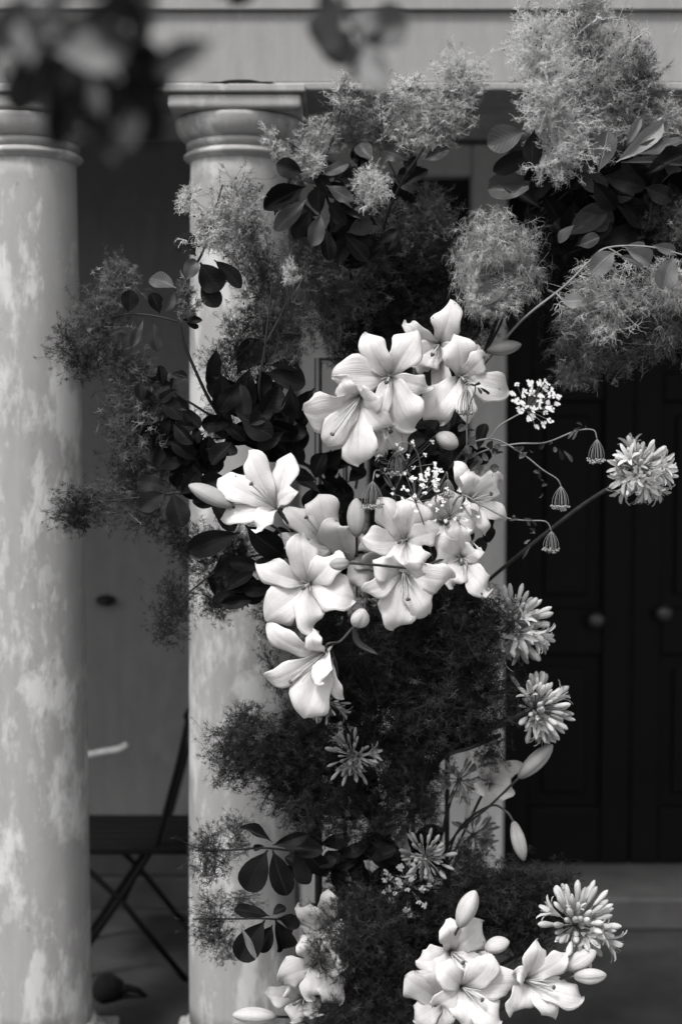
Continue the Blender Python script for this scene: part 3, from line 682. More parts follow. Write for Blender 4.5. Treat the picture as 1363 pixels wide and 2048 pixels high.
def plume_bank():
    for v in range(3):
        PL['airy', v] = plume_mesh('plume_airy', 0.075, 46, 5, 9, 0.015, 0.0, 0.00038, 10 + v, 1.3, 0.72, 0.24)
        PL['dense', v] = plume_mesh('plume_dense', 0.075, 75, 6, 12, 0.016, 0.0, 0.00037, 20 + v, 1.3, 0.6, 0.22)
    for v in range(2):
        PL['droop', v] = plume_mesh('plume_droop', 0.075, 55, 5, 9, 0.024, 0.5, 0.00042, 30 + v, 0.9, 0.7, 0.22)
        PL['tuft', v] = plume_mesh('plume_tuft', 0.035, 22, 4, 8, 0.016, 0.0, 0.00052, 40 + v, 1.1)
plume_bank()
def plume(parent, px, py, rx, ry, Y, kind, tone, rz=None):
    nv = 3 if kind in ('airy', 'dense') else 2
    me = PL[kind, rnd.randrange(nv)]; R0 = 0.035 if kind == 'tuft' else 0.075
    k = mpp(Y); c = at(px, py, Y); g_ = 1.12 if kind in ('airy', 'dense') else 1.05; sx = rx * k / R0 * g_; sz_ = ry * k / R0 * g_
    rot = Matrix.Rotation(rnd.uniform(0, 6.28), 4, 'Z')
    if kind != 'droop': rot = Matrix.Rotation(rnd.uniform(-0.5, 0.5), 4, 'Y') @ rot
    mw = Matrix.Translation(c) @ Matrix.Diagonal((sx, min(sx, sz_) * 0.9, sz_, 1)) @ rot
    o = link('plume', me, parent, mw, 'stuff')
    o.material_slots[0].link = 'OBJECT'; o.material_slots[0].material = M['hair_' + tone]
    return o

# ------------------------------------------------------------------ broad leaves (shared meshes)
LU = [0, .08, .18, .30, .42, .55, .68, .80, .90, .965, 1.0]
LW = [.06, .10, .38, .66, .85, .97, 1.0, .90, .66, .36, .04]
def leaf_mesh(name, seed, droop, fold, wav):
    rr = random.Random(seed); P = []; ph = rr.uniform(0, 6); bw_ = rr.uniform(-.12, .12)
    for u, w_ in zip(LU, LW):
        row = []
        for v in (-1, -.66, -.33, 0, .33, .66, 1):
            x = v * w_ * 0.5 + bw_ * math.sin(math.pi * u) * 0.5; z = fold * abs(v) * w_ * 0.5 - droop * u * u * 0.5 + wav * math.sin(9 * u + ph + (2 if v > 0 else 0)) * abs(v) * w_
            row.append(Vector((x, u, z)))
        P.append(row)
    return MB().grid(P).mesh(name, M['leaf_dark'])
LEAF = [leaf_mesh('broad_leaf', i, (0.1, 0.35, 0.55, 0.2, 0.45, 0.0)[i], (0.3, 0.45, 0.2, 0.65, 0.35, 0.12)[i], (0.05, 0.08, 0.06, 0.09, 0.05, 0.08)[i]) for i in range(6)]
def leaf(parent, base, tip, wpx, Y, tone='dark', dz=None, face=None):
    B = at(base[0], base[1], Y); dz = rnd.uniform(-0.02, 0.02) if dz is None else dz
    T = at(tip[0], tip[1], Y + dz); d_ = T - B; L_ = d_.length; y = d_.normalized()
    vw = (EYE - B).normalized() + Vector((rnd.uniform(-.45, .45), 0, rnd.uniform(-.1, .7)))
    z = (vw - y * vw.dot(y)).normalized(); x = y.cross(z)
    R = Matrix((x, y, z)).transposed().to_4x4()
    W_ = wpx * mpp(Y)
    mw = Matrix.Translation(B) @ R @ Matrix.Diagonal((W_, L_, L_ * rnd.uniform(0.5, 1.15), 1))
    o = link('leaf', LEAF[rnd.randrange(6)], parent, mw)
    o.material_slots[0].link = 'OBJECT'; o.material_slots[0].material = M['leaf_' + tone]
    return o
def cluster(parent, c, rx, ry, n, size, Y, tone='dark', spread=0.06, hub=None, bias=0.0):
    """leaves around a twig hub; tips fill an ellipse"""
    for i in range(n):
        a = rnd.uniform(0, 2 * math.pi); r = math.sqrt(rnd.uniform(0.15, 1.5))
        tx, ty = c[0] + rx * r * math.cos(a), c[1] + ry * r * math.sin(a)
        hx, hy = hub if hub else c
        dx, dy = tx - hx, ty - hy + bias * size; L_ = math.hypot(dx, dy) + 1e-6; s_ = size * rnd.uniform(0.75, 1.2)
        an_ = math.atan2(dy, dx) + rnd.gauss(0, 0.8); bx, by = tx - math.cos(an_) * s_, ty - math.sin(an_) * s_
        Yl = Y + rnd.uniform(-spread, spread)
        tn = tone if isinstance(tone, str) else rnd.choice(tone)
        leaf(parent, (bx, by), (tx, ty), s_ * rnd.uniform(0.42, 0.7), Yl, tn)
SG = 'smoke bush branches in the flower installation'
def branch(label, stem, r=0.0035, mat='twig', twigs=(), name='smoke_bush_branch', cat='branch', group=SG):
    pts = [at(*q) for q in stem]
    t = thing(name, label, cat, pts[0], group)
    cp = catmull(pts); n = len(cp)
    link('stem', MB().tube(cp, [r * (1 - 0.55 * i / (n - 1)) for i in range(n)], 7).mesh('stem', M[mat]), t)
    for tw in twigs:
        cp = catmull([at(*q) for q in tw]); n = len(cp)
        link('twig', MB().tube(cp, [r * 0.6 * (1 - 0.5 * i / (n - 1)) for i in range(n)], 6).mesh('twig', M[mat]), t)
    return t

# top right, tall plume with sun painted into its tone
b = branch('branch ending in the tallest sunlit-coloured plume above broad leaves', [(890, 900, 3.32), (1000, 620, 3.12), (1060, 400, 2.98), (1085, 250, 2.92), (1100, 130, 2.9)], 0.005, 'twig',
           [[(1040, 470, 3.0), (1150, 370, 2.95), (1240, 310, 2.9)], [(1060, 420, 2.98), (1180, 330, 2.98), (1262, 200, 2.98)]])
for a in ((1165, 120, 95, 120, 2.90, 'airy', 'mid'), (1190, 150, 70, 80, 2.95, 'airy', 'mid'), (1085, 105, 75, 80, 2.86, 'dense', 'bright'), (1170, 50, 80, 65, 2.93, 'dense', 'mid'), (1110, 170, 80, 70, 2.85, 'airy', 'bright'), (1110, 265, 85, 75, 2.88, 'dense', 'bright'), (1185, 255, 70, 60, 2.92, 'airy', 'mid'),
          (1270, 165, 66, 75, 3.0, 'dense', 'dim'), (1250, 220, 60, 50, 2.97, 'airy', 'mid'), (1325, 225, 60, 45, 2.98, 'airy', 'mid'), (1075, 225, 35, 40, 2.84, 'tuft', 'bright')): plume(b, *a)
for a in (((1050, 262), (974, 290), 56, 2.86, 'mid'), ((1075, 300), (985, 343), 40, 2.88, 'dark'), ((1068, 258), (1062, 332), 42, 2.85, 'dark'), ((1195, 345), (1215, 262), 44, 2.86, 'pale'), ((1230, 325), (1326, 246), 36, 2.84, 'pale'),
          ((1252, 292), (1279, 238), 20, 2.80, 'pale'), ((1238, 312), (1366, 280), 32, 2.85, 'mid'), ((1240, 325), (1370, 322), 24, 2.84, 'mid'), ((1195, 345), (1130, 300), 40, 2.88, 'mid'), ((1148, 450), (1114, 482), 26, 2.86, 'mid'),
          ((1155, 492), (1197, 474), 34, 2.88, 'mid'), ((1200, 350), (1290, 372), 40, 2.88, 'dark'), ((1185, 360), (1230, 420), 40, 2.88, 'dark'), ((1110, 330), (1060, 395), 42, 2.9, 'dark'), ((1290, 350), (1368, 300), 40, 2.83, 'dark')): leaf(b, *a)
cluster(b, (1150, 390), 150, 90, 42, 82, 2.98, ('dark', 'dark', 'dark', 'mid'), 0.05, (1130, 350))
cluster(b, (1270, 385), 95, 85, 24, 82, 3.0, ('dark',), 0.05, (1250, 340))
# right pale twig
b = branch('pale bare twig slanting up to light crumpled leaves over a hanging plume', [(880, 820, 3.33), (940, 760, 3.15), (1020, 665, 2.9), (1060, 625, 2.84), (1130, 570, 2.82), (1180, 520, 2.80), (1215, 495, 2.79), (1300, 494, 2.77), (1400, 520, 2.75)], 0.003, 'twig_pale',
           [[(1110, 585, 2.82), (1125, 600, 2.80), (1140, 600, 2.79)], [(1215, 495, 2.79), (1270, 530, 2.79), (1340, 575, 2.80)]])
for a in (((1228, 503), (1188, 542), 46, 2.78, 'pale'), ((1250, 498), (1306, 522), 36, 2.76, 'pale'), ((1303, 490), (1350, 502), 24, 2.75, 'pale'), ((1345, 510), (1325, 580), 46, 2.76, 'pale'), ((1243, 494), (1292, 490), 18, 2.78, 'pale'),
          ((1120, 602), (1163, 598), 34, 2.78, 'pale'), ((1235, 512), (1290, 528), 20, 2.78, 'pale'), ((1195, 510), (1215, 545), 30, 2.79, 'pale')): leaf(b, *a)
for a in ((1230, 600, 115, 85, 2.86, 'droop', 'mid'), (1310, 620, 90, 90, 2.88, 'droop', 'dim'), (1150, 680, 70, 75, 2.88, 'droop', 'dim'), (1240, 660, 100, 70, 2.92, 'dense', 'dim'), (1330, 560, 70, 60, 2.84, 'droop', 'mid'), (1170, 610, 50, 50, 2.9, 'airy', 'mid'), (1150, 735, 45, 38, 2.9, 'droop', 'dim')): plume(b, *a)
# hanging plume in the middle right
b = branch('branch with a hanging buff plume over round leaves right above the lilies', [(870, 860, 3.33), (960, 720, 3.1), (1010, 620, 2.92), (1005, 540, 2.88), (985, 470, 2.88)], 0.0035)
for a in ((975, 480, 72, 65, 2.86, 'droop', 'mid'), (1045, 530, 62, 75, 2.88, 'droop', 'mid'), (935, 545, 45, 80, 2.88, 'droop', 'mid'), (990, 590, 60, 40, 2.85, 'droop', 'mid'), (960, 605, 25, 22, 2.83, 'tuft', 'bright'), (1000, 500, 85, 70, 2.93, 'airy', 'dim')): plume(b, *a)
for a in (((1016, 560), (953, 602), 46, 2.83, 'mid'), ((1020, 570), (1055, 592), 34, 2.84, 'pale'), ((1005, 545), (960, 545), 30, 2.86, 'mid'), ((1010, 620), (1030, 660), 26, 2.9, 'dark')): leaf(b, *a)
# dim right
b = branch('dark leafy branch reaching over the black door with a dim smoky plume', [(880, 760, 3.35), (1050, 560, 3.15), (1220, 480, 3.05), (1420, 440, 3.0)], 0.004)
for a in ((1290, 460, 80, 55, 3.02, 'dense', 'dark'), (1340, 440, 60, 50, 3.0, 'dense', 'dim'), (1200, 540, 80, 60, 3.08, 'dense', 'dark'), (1090, 560, 70, 70, 3.1, 'dense', 'dark')): plume(b, *a)
cluster(b, (1120, 500), 110, 60, 14, 60, 3.1, 'dark', 0.04); cluster(b, (1290, 540), 80, 50, 8, 60, 3.06, 'dark', 0.03)
# top middle
b = branch('branch carrying a plume coloured as sunlit against the pale beam', [(820, 800, 3.32), (770, 600, 3.15), (765, 470, 3.08), (800, 370, 3.0), (850, 290, 2.95), (905, 170, 2.95)], 0.004, 'twig', [[(800, 370, 3.0), (770, 300, 2.98), (760, 200, 2.98)]])
for a in ((920, 150, 52, 48, 2.95, 'dense', 'bright'), (880, 225, 60, 55, 2.95, 'dense', 'mid'), (800, 230, 75, 75, 3.0, 'airy', 'mid'), (815, 185, 50, 35, 2.97, 'tuft', 'bright'), (860, 265, 40, 35, 2.94, 'tuft', 'mid'), (900, 205, 65, 50, 3.0, 'airy', 'dim'), (745, 215, 55, 60, 3.02, 'airy', 'dim')): plume(b, *a)
for a in (((745, 320), (715, 285), 36, 2.94, 'mid'), ((815, 320), (765, 300), 34, 2.95, 'mid'), ((845, 320), (897, 297), 28, 2.95, 'mid'), ((800, 372), (856, 338), 20, 2.95, 'dark'), ((770, 400), (730, 360), 30, 3.0, 'dark'), ((780, 350), (835, 375), 28, 3.02, 'mid')): leaf(b, *a)
cluster(b, (760, 330), 75, 50, 10, 50, 3.05, ('mid', 'dark'), 0.03)
# top middle-left, dark leaves with small tufts toned as sunlit
b = branch('branch of drooping dark leaves with small sunlit-coloured tufts near the capital', [(760, 820, 3.3), (715, 620, 3.15), (690, 500, 3.05), (655, 400, 2.95), (630, 330, 2.92), (580, 285, 2.9)], 0.004, 'twig', [[(640, 350, 2.93), (670, 260, 2.93), (690, 190, 2.93)], [(690, 480, 3.0), (730, 420, 2.95), (740, 370, 2.92)]])
for a in ((690, 190, 42, 38, 2.93, 'tuft', 'mid'), (545, 275, 26, 32, 2.9, 'tuft', 'bright'), (600, 300, 45, 40, 2.9, 'airy', 'mid'), (625, 330, 36, 28, 2.88, 'tuft', 'bright'), (640, 265, 48, 42, 2.93, 'airy', 'mid'), (738, 370, 44, 38, 2.88, 'tuft', 'bright'), (738, 370, 40, 34, 2.9, 'dense', 'bright'), (700, 250, 50, 50, 2.98, 'airy', 'dim')): plume(b, *a)
for a in (((606, 345), (554, 328), 40, 2.86, 'dark'), ((612, 372), (527, 416), 46, 2.84, 'dark'), ((612, 398), (549, 458), 38, 2.86, 'mid'), ((622, 418), (588, 478), 32, 2.86, 'dark'), ((642, 428), (624, 492), 36, 2.87, 'mid'), ((642, 350), (694, 324), 28, 2.88, 'mid'), ((652, 370), (705, 402), 32, 2.88, 'mid'), ((650, 455), (660, 520), 32, 2.9, 'dark'), ((655, 400), (690, 450), 34, 2.9, 'dark'), ((690, 470), (735, 520), 34, 2.95, 'dark'), ((630, 335), (655, 385), 30, 2.9, 'dark')): leaf(b, *a)
cluster(b, (650, 400), 85, 80, 26, 64, 2.96, ('dark', 'dark', 'mid'), 0.04); cluster(b, (710, 470), 70, 70, 20, 60, 3.0, 'dark', 0.03)
# bright plume on the left, over the column
b = branch('branch rising along the column to a bright sunlit-coloured plume with curled dark leaves', [(660, 950, 3.28), (520, 890, 3.05), (445, 838, 2.95), (395, 750, 2.88), (360, 650, 2.84), (375, 560, 2.84), (405, 505, 2.84), (430, 420, 2.86), (445, 370, 2.88)], 0.0042, 'twig', [[(362, 645, 2.84), (310, 632, 2.84), (255, 628, 2.86), (200, 640, 2.9)]])
for a in ((410, 450, 58, 42, 2.83, 'tuft', 'bright'), (375, 400, 28, 35, 2.83, 'tuft', 'bright'), (450, 445, 60, 55, 2.86, 'airy', 'mid'), (475, 410, 75, 80, 2.92, 'airy', 'dim'), (500, 490, 60, 65, 2.92, 'airy', 'dim'), (235, 560, 50, 45, 2.9, 'dense', 'dim'), (205, 640, 80, 55, 2.9, 'dense', 'dim'), (150, 705, 60, 60, 2.92, 'airy', 'dark'), (180, 680, 70, 55, 2.93, 'airy', 'dim'), (370, 590, 36, 40, 2.83, 'tuft', 'dim')): plume(b, *a)
for a in (((392, 512), (352, 472), 46, 2.82, 'dark'), ((400, 525), (442, 580), 56, 2.82, 'dark'), ((428, 520), (483, 572), 32, 2.84, 'dark'), ((402, 560), (437, 614), 42, 2.84, 'dark'), ((352, 576), (297, 551), 36, 2.82, 'mid'), ((370, 562), (388, 518), 32, 2.82, 'mid'), ((348, 580), (330, 620), 26, 2.83, 'mid'),
          ((256, 626), (262, 580), 36, 2.85, 'dark'), ((320, 628), (303, 586), 30, 2.85, 'dark'), ((287, 638), (265, 692), 20, 2.85, 'mid'), ((306, 640), (316, 702), 26, 2.85, 'mid'), ((365, 640), (402, 640), 16, 2.84, 'dark'), ((372, 645), (398, 655), 12, 2.84, 'dark')): leaf(b, *a)
# lower twigs on the left
b = branch('branch with dim plumes crossing the gap between the columns at mid height', [(670, 980, 3.28), (560, 890, 3.08), (440, 840, 2.95), (380, 805, 2.9), (320, 770, 2.9), (250, 740, 2.92)], 0.0036, 'twig', [[(500, 875, 3.0), (400, 875, 2.95), (320, 850, 2.95)]])
for a in ((255, 735, 68, 42, 2.9, 'dense', 'dim'), (305, 770, 60, 40, 2.92, 'airy', 'dim'), (290, 840, 88, 90, 2.95, 'dense', 'dim'), (255, 810, 60, 60, 2.98, 'airy', 'dim'), (330, 900, 80, 70, 2.97, 'airy', 'dark'), (270, 900, 60, 70, 2.98, 'airy', 'dark')): plume(b, *a)
cluster(b, (320, 770), 50, 38, 12, 42, 2.88, 'dark', 0.02); cluster(b, (345, 870), 55, 65, 20, 52, 2.9, 'dark', 0.03); cluster(b, (395, 915), 55, 60, 18, 56, 2.92, 'dark', 0.03)
b = branch('lowest left branch whose dark plume tip lies over the bare column', [(680, 1080, 3.28), (540, 1010, 3.05), (400, 985, 2.93), (280, 995, 2.9), (150, 1010, 2.9)], 0.0034)
for a in ((150, 1008, 60, 46, 2.9, 'airy', 'dark'), (220, 1005, 76, 46, 2.92, 'airy', 'dim'), (290, 1020, 70, 45, 2.94, 'airy', 'dark'), (170, 1015, 55, 42, 2.92, 'airy', 'dark'), (250, 960, 60, 40, 2.97, 'airy', 'dark'), (360, 1080, 60, 45, 2.97, 'airy', 'dark')): plume(b, *a)
for a in (((346, 985), (366, 1052), 48, 2.86, 'dark'), ((332, 985), (280, 1018), 42, 2.86, 'dark'), ((335, 975), (275, 962), 36, 2.87, 'dark'), ((360, 990), (395, 945), 40, 2.88, 'dark'), ((480, 1065), (376, 1102), 52, 2.88, 'dark'), ((490, 1050), (566, 1108), 54, 2.9, 'dark'), ((420, 990), (470, 1060), 44, 2.9, 'dark')): leaf(b, *a)
cluster(b, (430, 950), 75, 50, 20, 66, 2.95, 'dark', 0.03)
b = branch('drooping branch with thin dark plumes below the long pointed bud', [(680, 1180, 3.28), (560, 1110, 3.05), (460, 1130, 2.95), (390, 1175, 2.92), (320, 1245, 2.92)], 0.003)
for a in ((335, 1245, 52, 42, 2.92, 'airy', 'dark'), (345, 1190, 45, 50, 2.94, 'airy', 'dark'), (400, 1110, 70, 55, 2.96, 'airy', 'dark'), (420, 1190, 60, 50, 2.95, 'airy', 'dark'), (470, 1110, 60, 60, 2.97, 'dense', 'dark'), (540, 1240, 45, 60, 2.97, 'airy', 'dark'), (545, 1330, 35, 60, 2.97, 'airy', 'dark')): plume(b, *a)
cluster(b, (480, 1180), 55, 65, 15, 64, 2.92, 'dark', 0.03)
# dark leaves and hazy plume over the column's middle
b = branch('upright branch of near-black leaves below a hazy smoky plume over the column', [(660, 1010, 3.28), (570, 900, 3.08), (520, 800, 2.93), (530, 690, 2.9), (545, 560, 2.9)], 0.004, 'twig', [[(530, 690, 2.9), (570, 610, 2.9), (580, 545, 2.88)]])
for a in ((545, 610, 85, 95, 2.95, 'dense', 'dim'), (480, 680, 72, 62, 2.95, 'airy', 'dark'), (530, 690, 80, 70, 2.98, 'airy', 'dark'), (450, 740, 50, 55, 2.96, 'airy', 'dark'), (580, 540, 26, 22, 2.85, 'tuft', 'bright'), (620, 530, 70, 60, 3.0, 'dense', 'dim'), (450, 820, 50, 60, 2.98, 'airy', 'dark')): plume(b, *a)
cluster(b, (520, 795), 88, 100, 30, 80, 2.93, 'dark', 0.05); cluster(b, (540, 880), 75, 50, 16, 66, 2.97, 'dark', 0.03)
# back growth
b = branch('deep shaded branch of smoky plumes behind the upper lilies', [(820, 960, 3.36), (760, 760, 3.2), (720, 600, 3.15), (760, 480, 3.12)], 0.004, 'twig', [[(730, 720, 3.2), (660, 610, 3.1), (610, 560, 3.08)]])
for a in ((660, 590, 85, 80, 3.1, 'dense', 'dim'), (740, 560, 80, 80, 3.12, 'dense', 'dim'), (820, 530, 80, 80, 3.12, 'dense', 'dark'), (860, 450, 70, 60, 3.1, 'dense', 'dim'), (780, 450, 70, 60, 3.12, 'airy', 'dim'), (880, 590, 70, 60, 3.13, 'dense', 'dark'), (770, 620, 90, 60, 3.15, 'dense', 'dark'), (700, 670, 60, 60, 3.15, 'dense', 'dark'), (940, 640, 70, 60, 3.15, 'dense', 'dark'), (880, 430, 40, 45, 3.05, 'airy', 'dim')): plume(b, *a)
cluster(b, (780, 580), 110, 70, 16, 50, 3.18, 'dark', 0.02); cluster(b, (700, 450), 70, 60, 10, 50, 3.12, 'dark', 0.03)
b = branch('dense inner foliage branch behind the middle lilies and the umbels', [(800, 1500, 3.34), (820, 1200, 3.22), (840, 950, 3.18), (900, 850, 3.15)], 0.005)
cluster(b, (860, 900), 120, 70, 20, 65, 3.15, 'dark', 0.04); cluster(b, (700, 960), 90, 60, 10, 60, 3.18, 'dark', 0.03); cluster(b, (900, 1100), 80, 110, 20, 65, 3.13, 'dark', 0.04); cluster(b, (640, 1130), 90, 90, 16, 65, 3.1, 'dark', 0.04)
for a in (((632, 962), (588, 944), 28, 3.0, 'dark'), ((628, 955), (645, 905), 34, 3.0, 'dark'), ((640, 985), (588, 950), 26, 3.02, 'mid'), ((625, 975), (606, 1012), 18, 3.0, 'dark'), ((955, 1040), (980, 1084), 34, 2.98, 'dark')): leaf(b, *a)
for a in ((760, 1200, 90, 70, 3.1, 'dense', 'dark'), (900, 960, 80, 60, 3.15, 'dense', 'dark'), (660, 1240, 80, 70, 3.1, 'dense', 'dark'), (700, 1060, 60, 60, 3.12, 'dense', 'dark')): plume(b, *a)
# central dark plume mass
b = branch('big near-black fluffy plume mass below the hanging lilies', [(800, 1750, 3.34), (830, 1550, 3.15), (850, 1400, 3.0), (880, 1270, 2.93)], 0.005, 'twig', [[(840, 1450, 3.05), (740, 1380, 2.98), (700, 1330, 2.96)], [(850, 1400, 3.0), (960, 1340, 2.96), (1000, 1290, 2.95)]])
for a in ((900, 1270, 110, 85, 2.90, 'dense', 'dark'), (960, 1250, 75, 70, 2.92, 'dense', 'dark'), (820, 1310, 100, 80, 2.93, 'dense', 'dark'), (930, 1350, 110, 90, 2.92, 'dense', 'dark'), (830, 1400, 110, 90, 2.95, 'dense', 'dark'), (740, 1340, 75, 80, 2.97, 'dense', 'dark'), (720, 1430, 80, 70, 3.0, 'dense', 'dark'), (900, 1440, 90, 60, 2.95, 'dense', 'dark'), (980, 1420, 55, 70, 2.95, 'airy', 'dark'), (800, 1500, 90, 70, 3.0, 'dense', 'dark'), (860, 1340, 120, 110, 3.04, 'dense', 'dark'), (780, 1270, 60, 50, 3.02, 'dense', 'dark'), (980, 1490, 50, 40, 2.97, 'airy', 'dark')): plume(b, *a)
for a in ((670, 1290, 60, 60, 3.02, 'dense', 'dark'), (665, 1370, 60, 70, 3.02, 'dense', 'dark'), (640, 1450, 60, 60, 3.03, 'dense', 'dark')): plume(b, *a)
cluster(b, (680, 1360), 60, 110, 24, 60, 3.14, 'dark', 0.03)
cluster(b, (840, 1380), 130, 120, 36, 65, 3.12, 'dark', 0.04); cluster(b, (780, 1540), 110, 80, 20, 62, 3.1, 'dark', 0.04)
# mid-left dark plume
b = branch('dark plume branch spreading left over the lower column', [(760, 1640, 3.32), (640, 1540, 3.1), (550, 1500, 2.98), (450, 1490, 2.93)], 0.004)
for a in ((480, 1490, 82, 65, 2.93, 'dense', 'dark'), (560, 1480, 80, 60, 2.95, 'dense', 'dark'), (450, 1500, 55, 60, 2.92, 'airy', 'dark'), (620, 1500, 70, 60, 2.98, 'dense', 'dark'), (610, 1600, 85, 75, 2.97, 'dense', 'dark'), (690, 1600, 80, 70, 2.99, 'dense', 'dark'), (560, 1560, 60, 50, 2.98, 'dense', 'dark'), (770, 1600, 80, 80, 3.02, 'dense', 'dark'), (840, 1580, 60, 70, 3.03, 'dense', 'dark')): plume(b, *a)
cluster(b, (560, 1510), 70, 45, 12, 45, 3.03, 'dark', 0.02); cluster(b, (660, 1580), 90, 70, 18, 55, 3.06, 'dark', 0.03)
# lower left sprays
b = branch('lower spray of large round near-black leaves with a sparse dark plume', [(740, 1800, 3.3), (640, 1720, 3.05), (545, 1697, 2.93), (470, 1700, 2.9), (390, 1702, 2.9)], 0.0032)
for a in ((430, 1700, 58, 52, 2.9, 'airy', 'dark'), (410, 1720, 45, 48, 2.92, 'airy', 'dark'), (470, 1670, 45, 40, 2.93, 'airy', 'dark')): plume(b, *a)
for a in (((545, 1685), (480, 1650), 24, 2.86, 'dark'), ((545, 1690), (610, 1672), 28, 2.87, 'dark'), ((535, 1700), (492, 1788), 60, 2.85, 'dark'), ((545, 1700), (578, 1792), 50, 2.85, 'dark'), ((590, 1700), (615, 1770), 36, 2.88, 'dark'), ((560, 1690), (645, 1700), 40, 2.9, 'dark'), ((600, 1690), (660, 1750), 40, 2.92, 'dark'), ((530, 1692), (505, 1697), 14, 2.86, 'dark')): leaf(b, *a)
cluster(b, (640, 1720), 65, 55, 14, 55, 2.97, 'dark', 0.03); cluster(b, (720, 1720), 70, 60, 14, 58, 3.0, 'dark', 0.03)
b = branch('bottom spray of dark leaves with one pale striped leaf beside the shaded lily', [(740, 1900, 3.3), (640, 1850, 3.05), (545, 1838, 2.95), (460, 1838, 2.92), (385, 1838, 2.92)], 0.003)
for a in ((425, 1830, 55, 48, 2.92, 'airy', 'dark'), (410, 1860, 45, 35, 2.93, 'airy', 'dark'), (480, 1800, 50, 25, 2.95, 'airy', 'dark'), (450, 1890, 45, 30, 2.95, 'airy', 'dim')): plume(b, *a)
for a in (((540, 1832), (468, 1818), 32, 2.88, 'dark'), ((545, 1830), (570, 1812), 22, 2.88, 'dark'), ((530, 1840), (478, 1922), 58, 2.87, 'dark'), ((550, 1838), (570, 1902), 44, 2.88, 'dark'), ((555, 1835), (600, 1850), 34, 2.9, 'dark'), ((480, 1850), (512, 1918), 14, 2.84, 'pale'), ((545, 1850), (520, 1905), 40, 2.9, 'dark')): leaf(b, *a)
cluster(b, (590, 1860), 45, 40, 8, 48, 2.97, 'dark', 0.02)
# bottom masses
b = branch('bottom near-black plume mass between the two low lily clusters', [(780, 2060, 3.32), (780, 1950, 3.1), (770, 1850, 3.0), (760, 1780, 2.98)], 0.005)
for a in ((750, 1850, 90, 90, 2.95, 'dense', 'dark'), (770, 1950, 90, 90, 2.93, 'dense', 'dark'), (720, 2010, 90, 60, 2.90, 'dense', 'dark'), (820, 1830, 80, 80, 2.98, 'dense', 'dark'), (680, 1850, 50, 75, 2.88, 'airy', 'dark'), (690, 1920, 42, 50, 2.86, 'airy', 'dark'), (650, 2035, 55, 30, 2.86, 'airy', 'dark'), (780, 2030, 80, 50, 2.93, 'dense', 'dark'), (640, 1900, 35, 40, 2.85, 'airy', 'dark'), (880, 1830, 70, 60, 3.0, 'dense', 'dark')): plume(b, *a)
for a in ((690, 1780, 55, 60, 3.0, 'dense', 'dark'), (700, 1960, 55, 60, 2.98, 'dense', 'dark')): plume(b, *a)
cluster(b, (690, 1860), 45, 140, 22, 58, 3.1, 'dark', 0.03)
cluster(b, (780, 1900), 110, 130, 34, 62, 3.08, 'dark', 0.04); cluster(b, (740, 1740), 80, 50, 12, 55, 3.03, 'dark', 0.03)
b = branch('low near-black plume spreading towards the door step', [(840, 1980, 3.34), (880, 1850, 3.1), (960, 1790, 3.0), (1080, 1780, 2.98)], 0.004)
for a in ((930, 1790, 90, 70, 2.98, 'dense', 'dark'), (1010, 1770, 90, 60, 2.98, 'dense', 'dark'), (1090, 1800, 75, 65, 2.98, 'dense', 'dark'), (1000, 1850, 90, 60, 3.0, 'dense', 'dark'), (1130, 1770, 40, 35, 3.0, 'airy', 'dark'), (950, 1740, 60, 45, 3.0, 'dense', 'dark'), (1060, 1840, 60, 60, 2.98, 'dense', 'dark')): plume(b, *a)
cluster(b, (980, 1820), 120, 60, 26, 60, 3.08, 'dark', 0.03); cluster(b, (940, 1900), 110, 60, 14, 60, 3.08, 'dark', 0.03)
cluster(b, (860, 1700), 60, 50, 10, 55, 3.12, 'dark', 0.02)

# ------------------------------------------------------------------ agapanthus
def aga_bud_mesh(R, name, w_):
    m = MB(); m.tube([(0, 0, 0), (0.01 * R, 0, 0.3 * R), (0, 0, 0.58 * R)], 0.0010, 5, 0)
    m.lathe([(0.0011, 0.57 * R), (w_ * .6, 0.64 * R), (w_ * .78, 0.74 * R), (w_, 0.86 * R), (w_ * .88, 0.95 * R), (w_ * .4, 1.02 * R), (w_ * .08, 1.04 * R)], 9, (0, 0, 0), 1)
    return m.mesh(name, [M['stem_pale'], M['aga']])
def aga_open_mesh(R):
    m = MB(); m.tube([(0, 0, 0), (0.01 * R, 0, 0.3 * R), (0, 0, 0.55 * R)], 0.0010, 5, 0)
    for k in range(6):
        a = k * math.pi / 3; u = Vector((math.cos(a), math.sin(a), 0)); s_ = Vector((-math.sin(a), math.cos(a), 0)); P = []
        for t, rad_, z, w_ in ((0, .02, .54, .03), (.25, .05, .68, .055), (.5, .12, .84, .06), (.75, .24, .98, .062), (.92, .36, 1.03, .04), (1, .42, 1.03, .01)):
            c = u * rad_ * R + Vector((0, 0, z * R)); P.append([c - s_ * w_ * R, c - Vector((0, 0, .02 * R)), c + s_ * w_ * R])
        m.grid(P, 1)
    for k in range(5):
        a = k * 1.257 + .3; m.tube([(0, 0, .6 * R), (math.cos(a) * .06 * R, math.sin(a) * .06 * R, .85 * R), (math.cos(a) * .14 * R, math.sin(a) * .14 * R, 1.08 * R)], 0.0005, 4, 1)
    return m.mesh('floret', [M['stem_pale'], M['aga']])
AB = [aga_bud_mesh(0.07, 'bud', 0.0054), aga_bud_mesh(0.07, 'bud', 0.0043), aga_bud_mesh(0.062, 'bud', 0.0049)]; AO = aga_open_mesh(0.07)
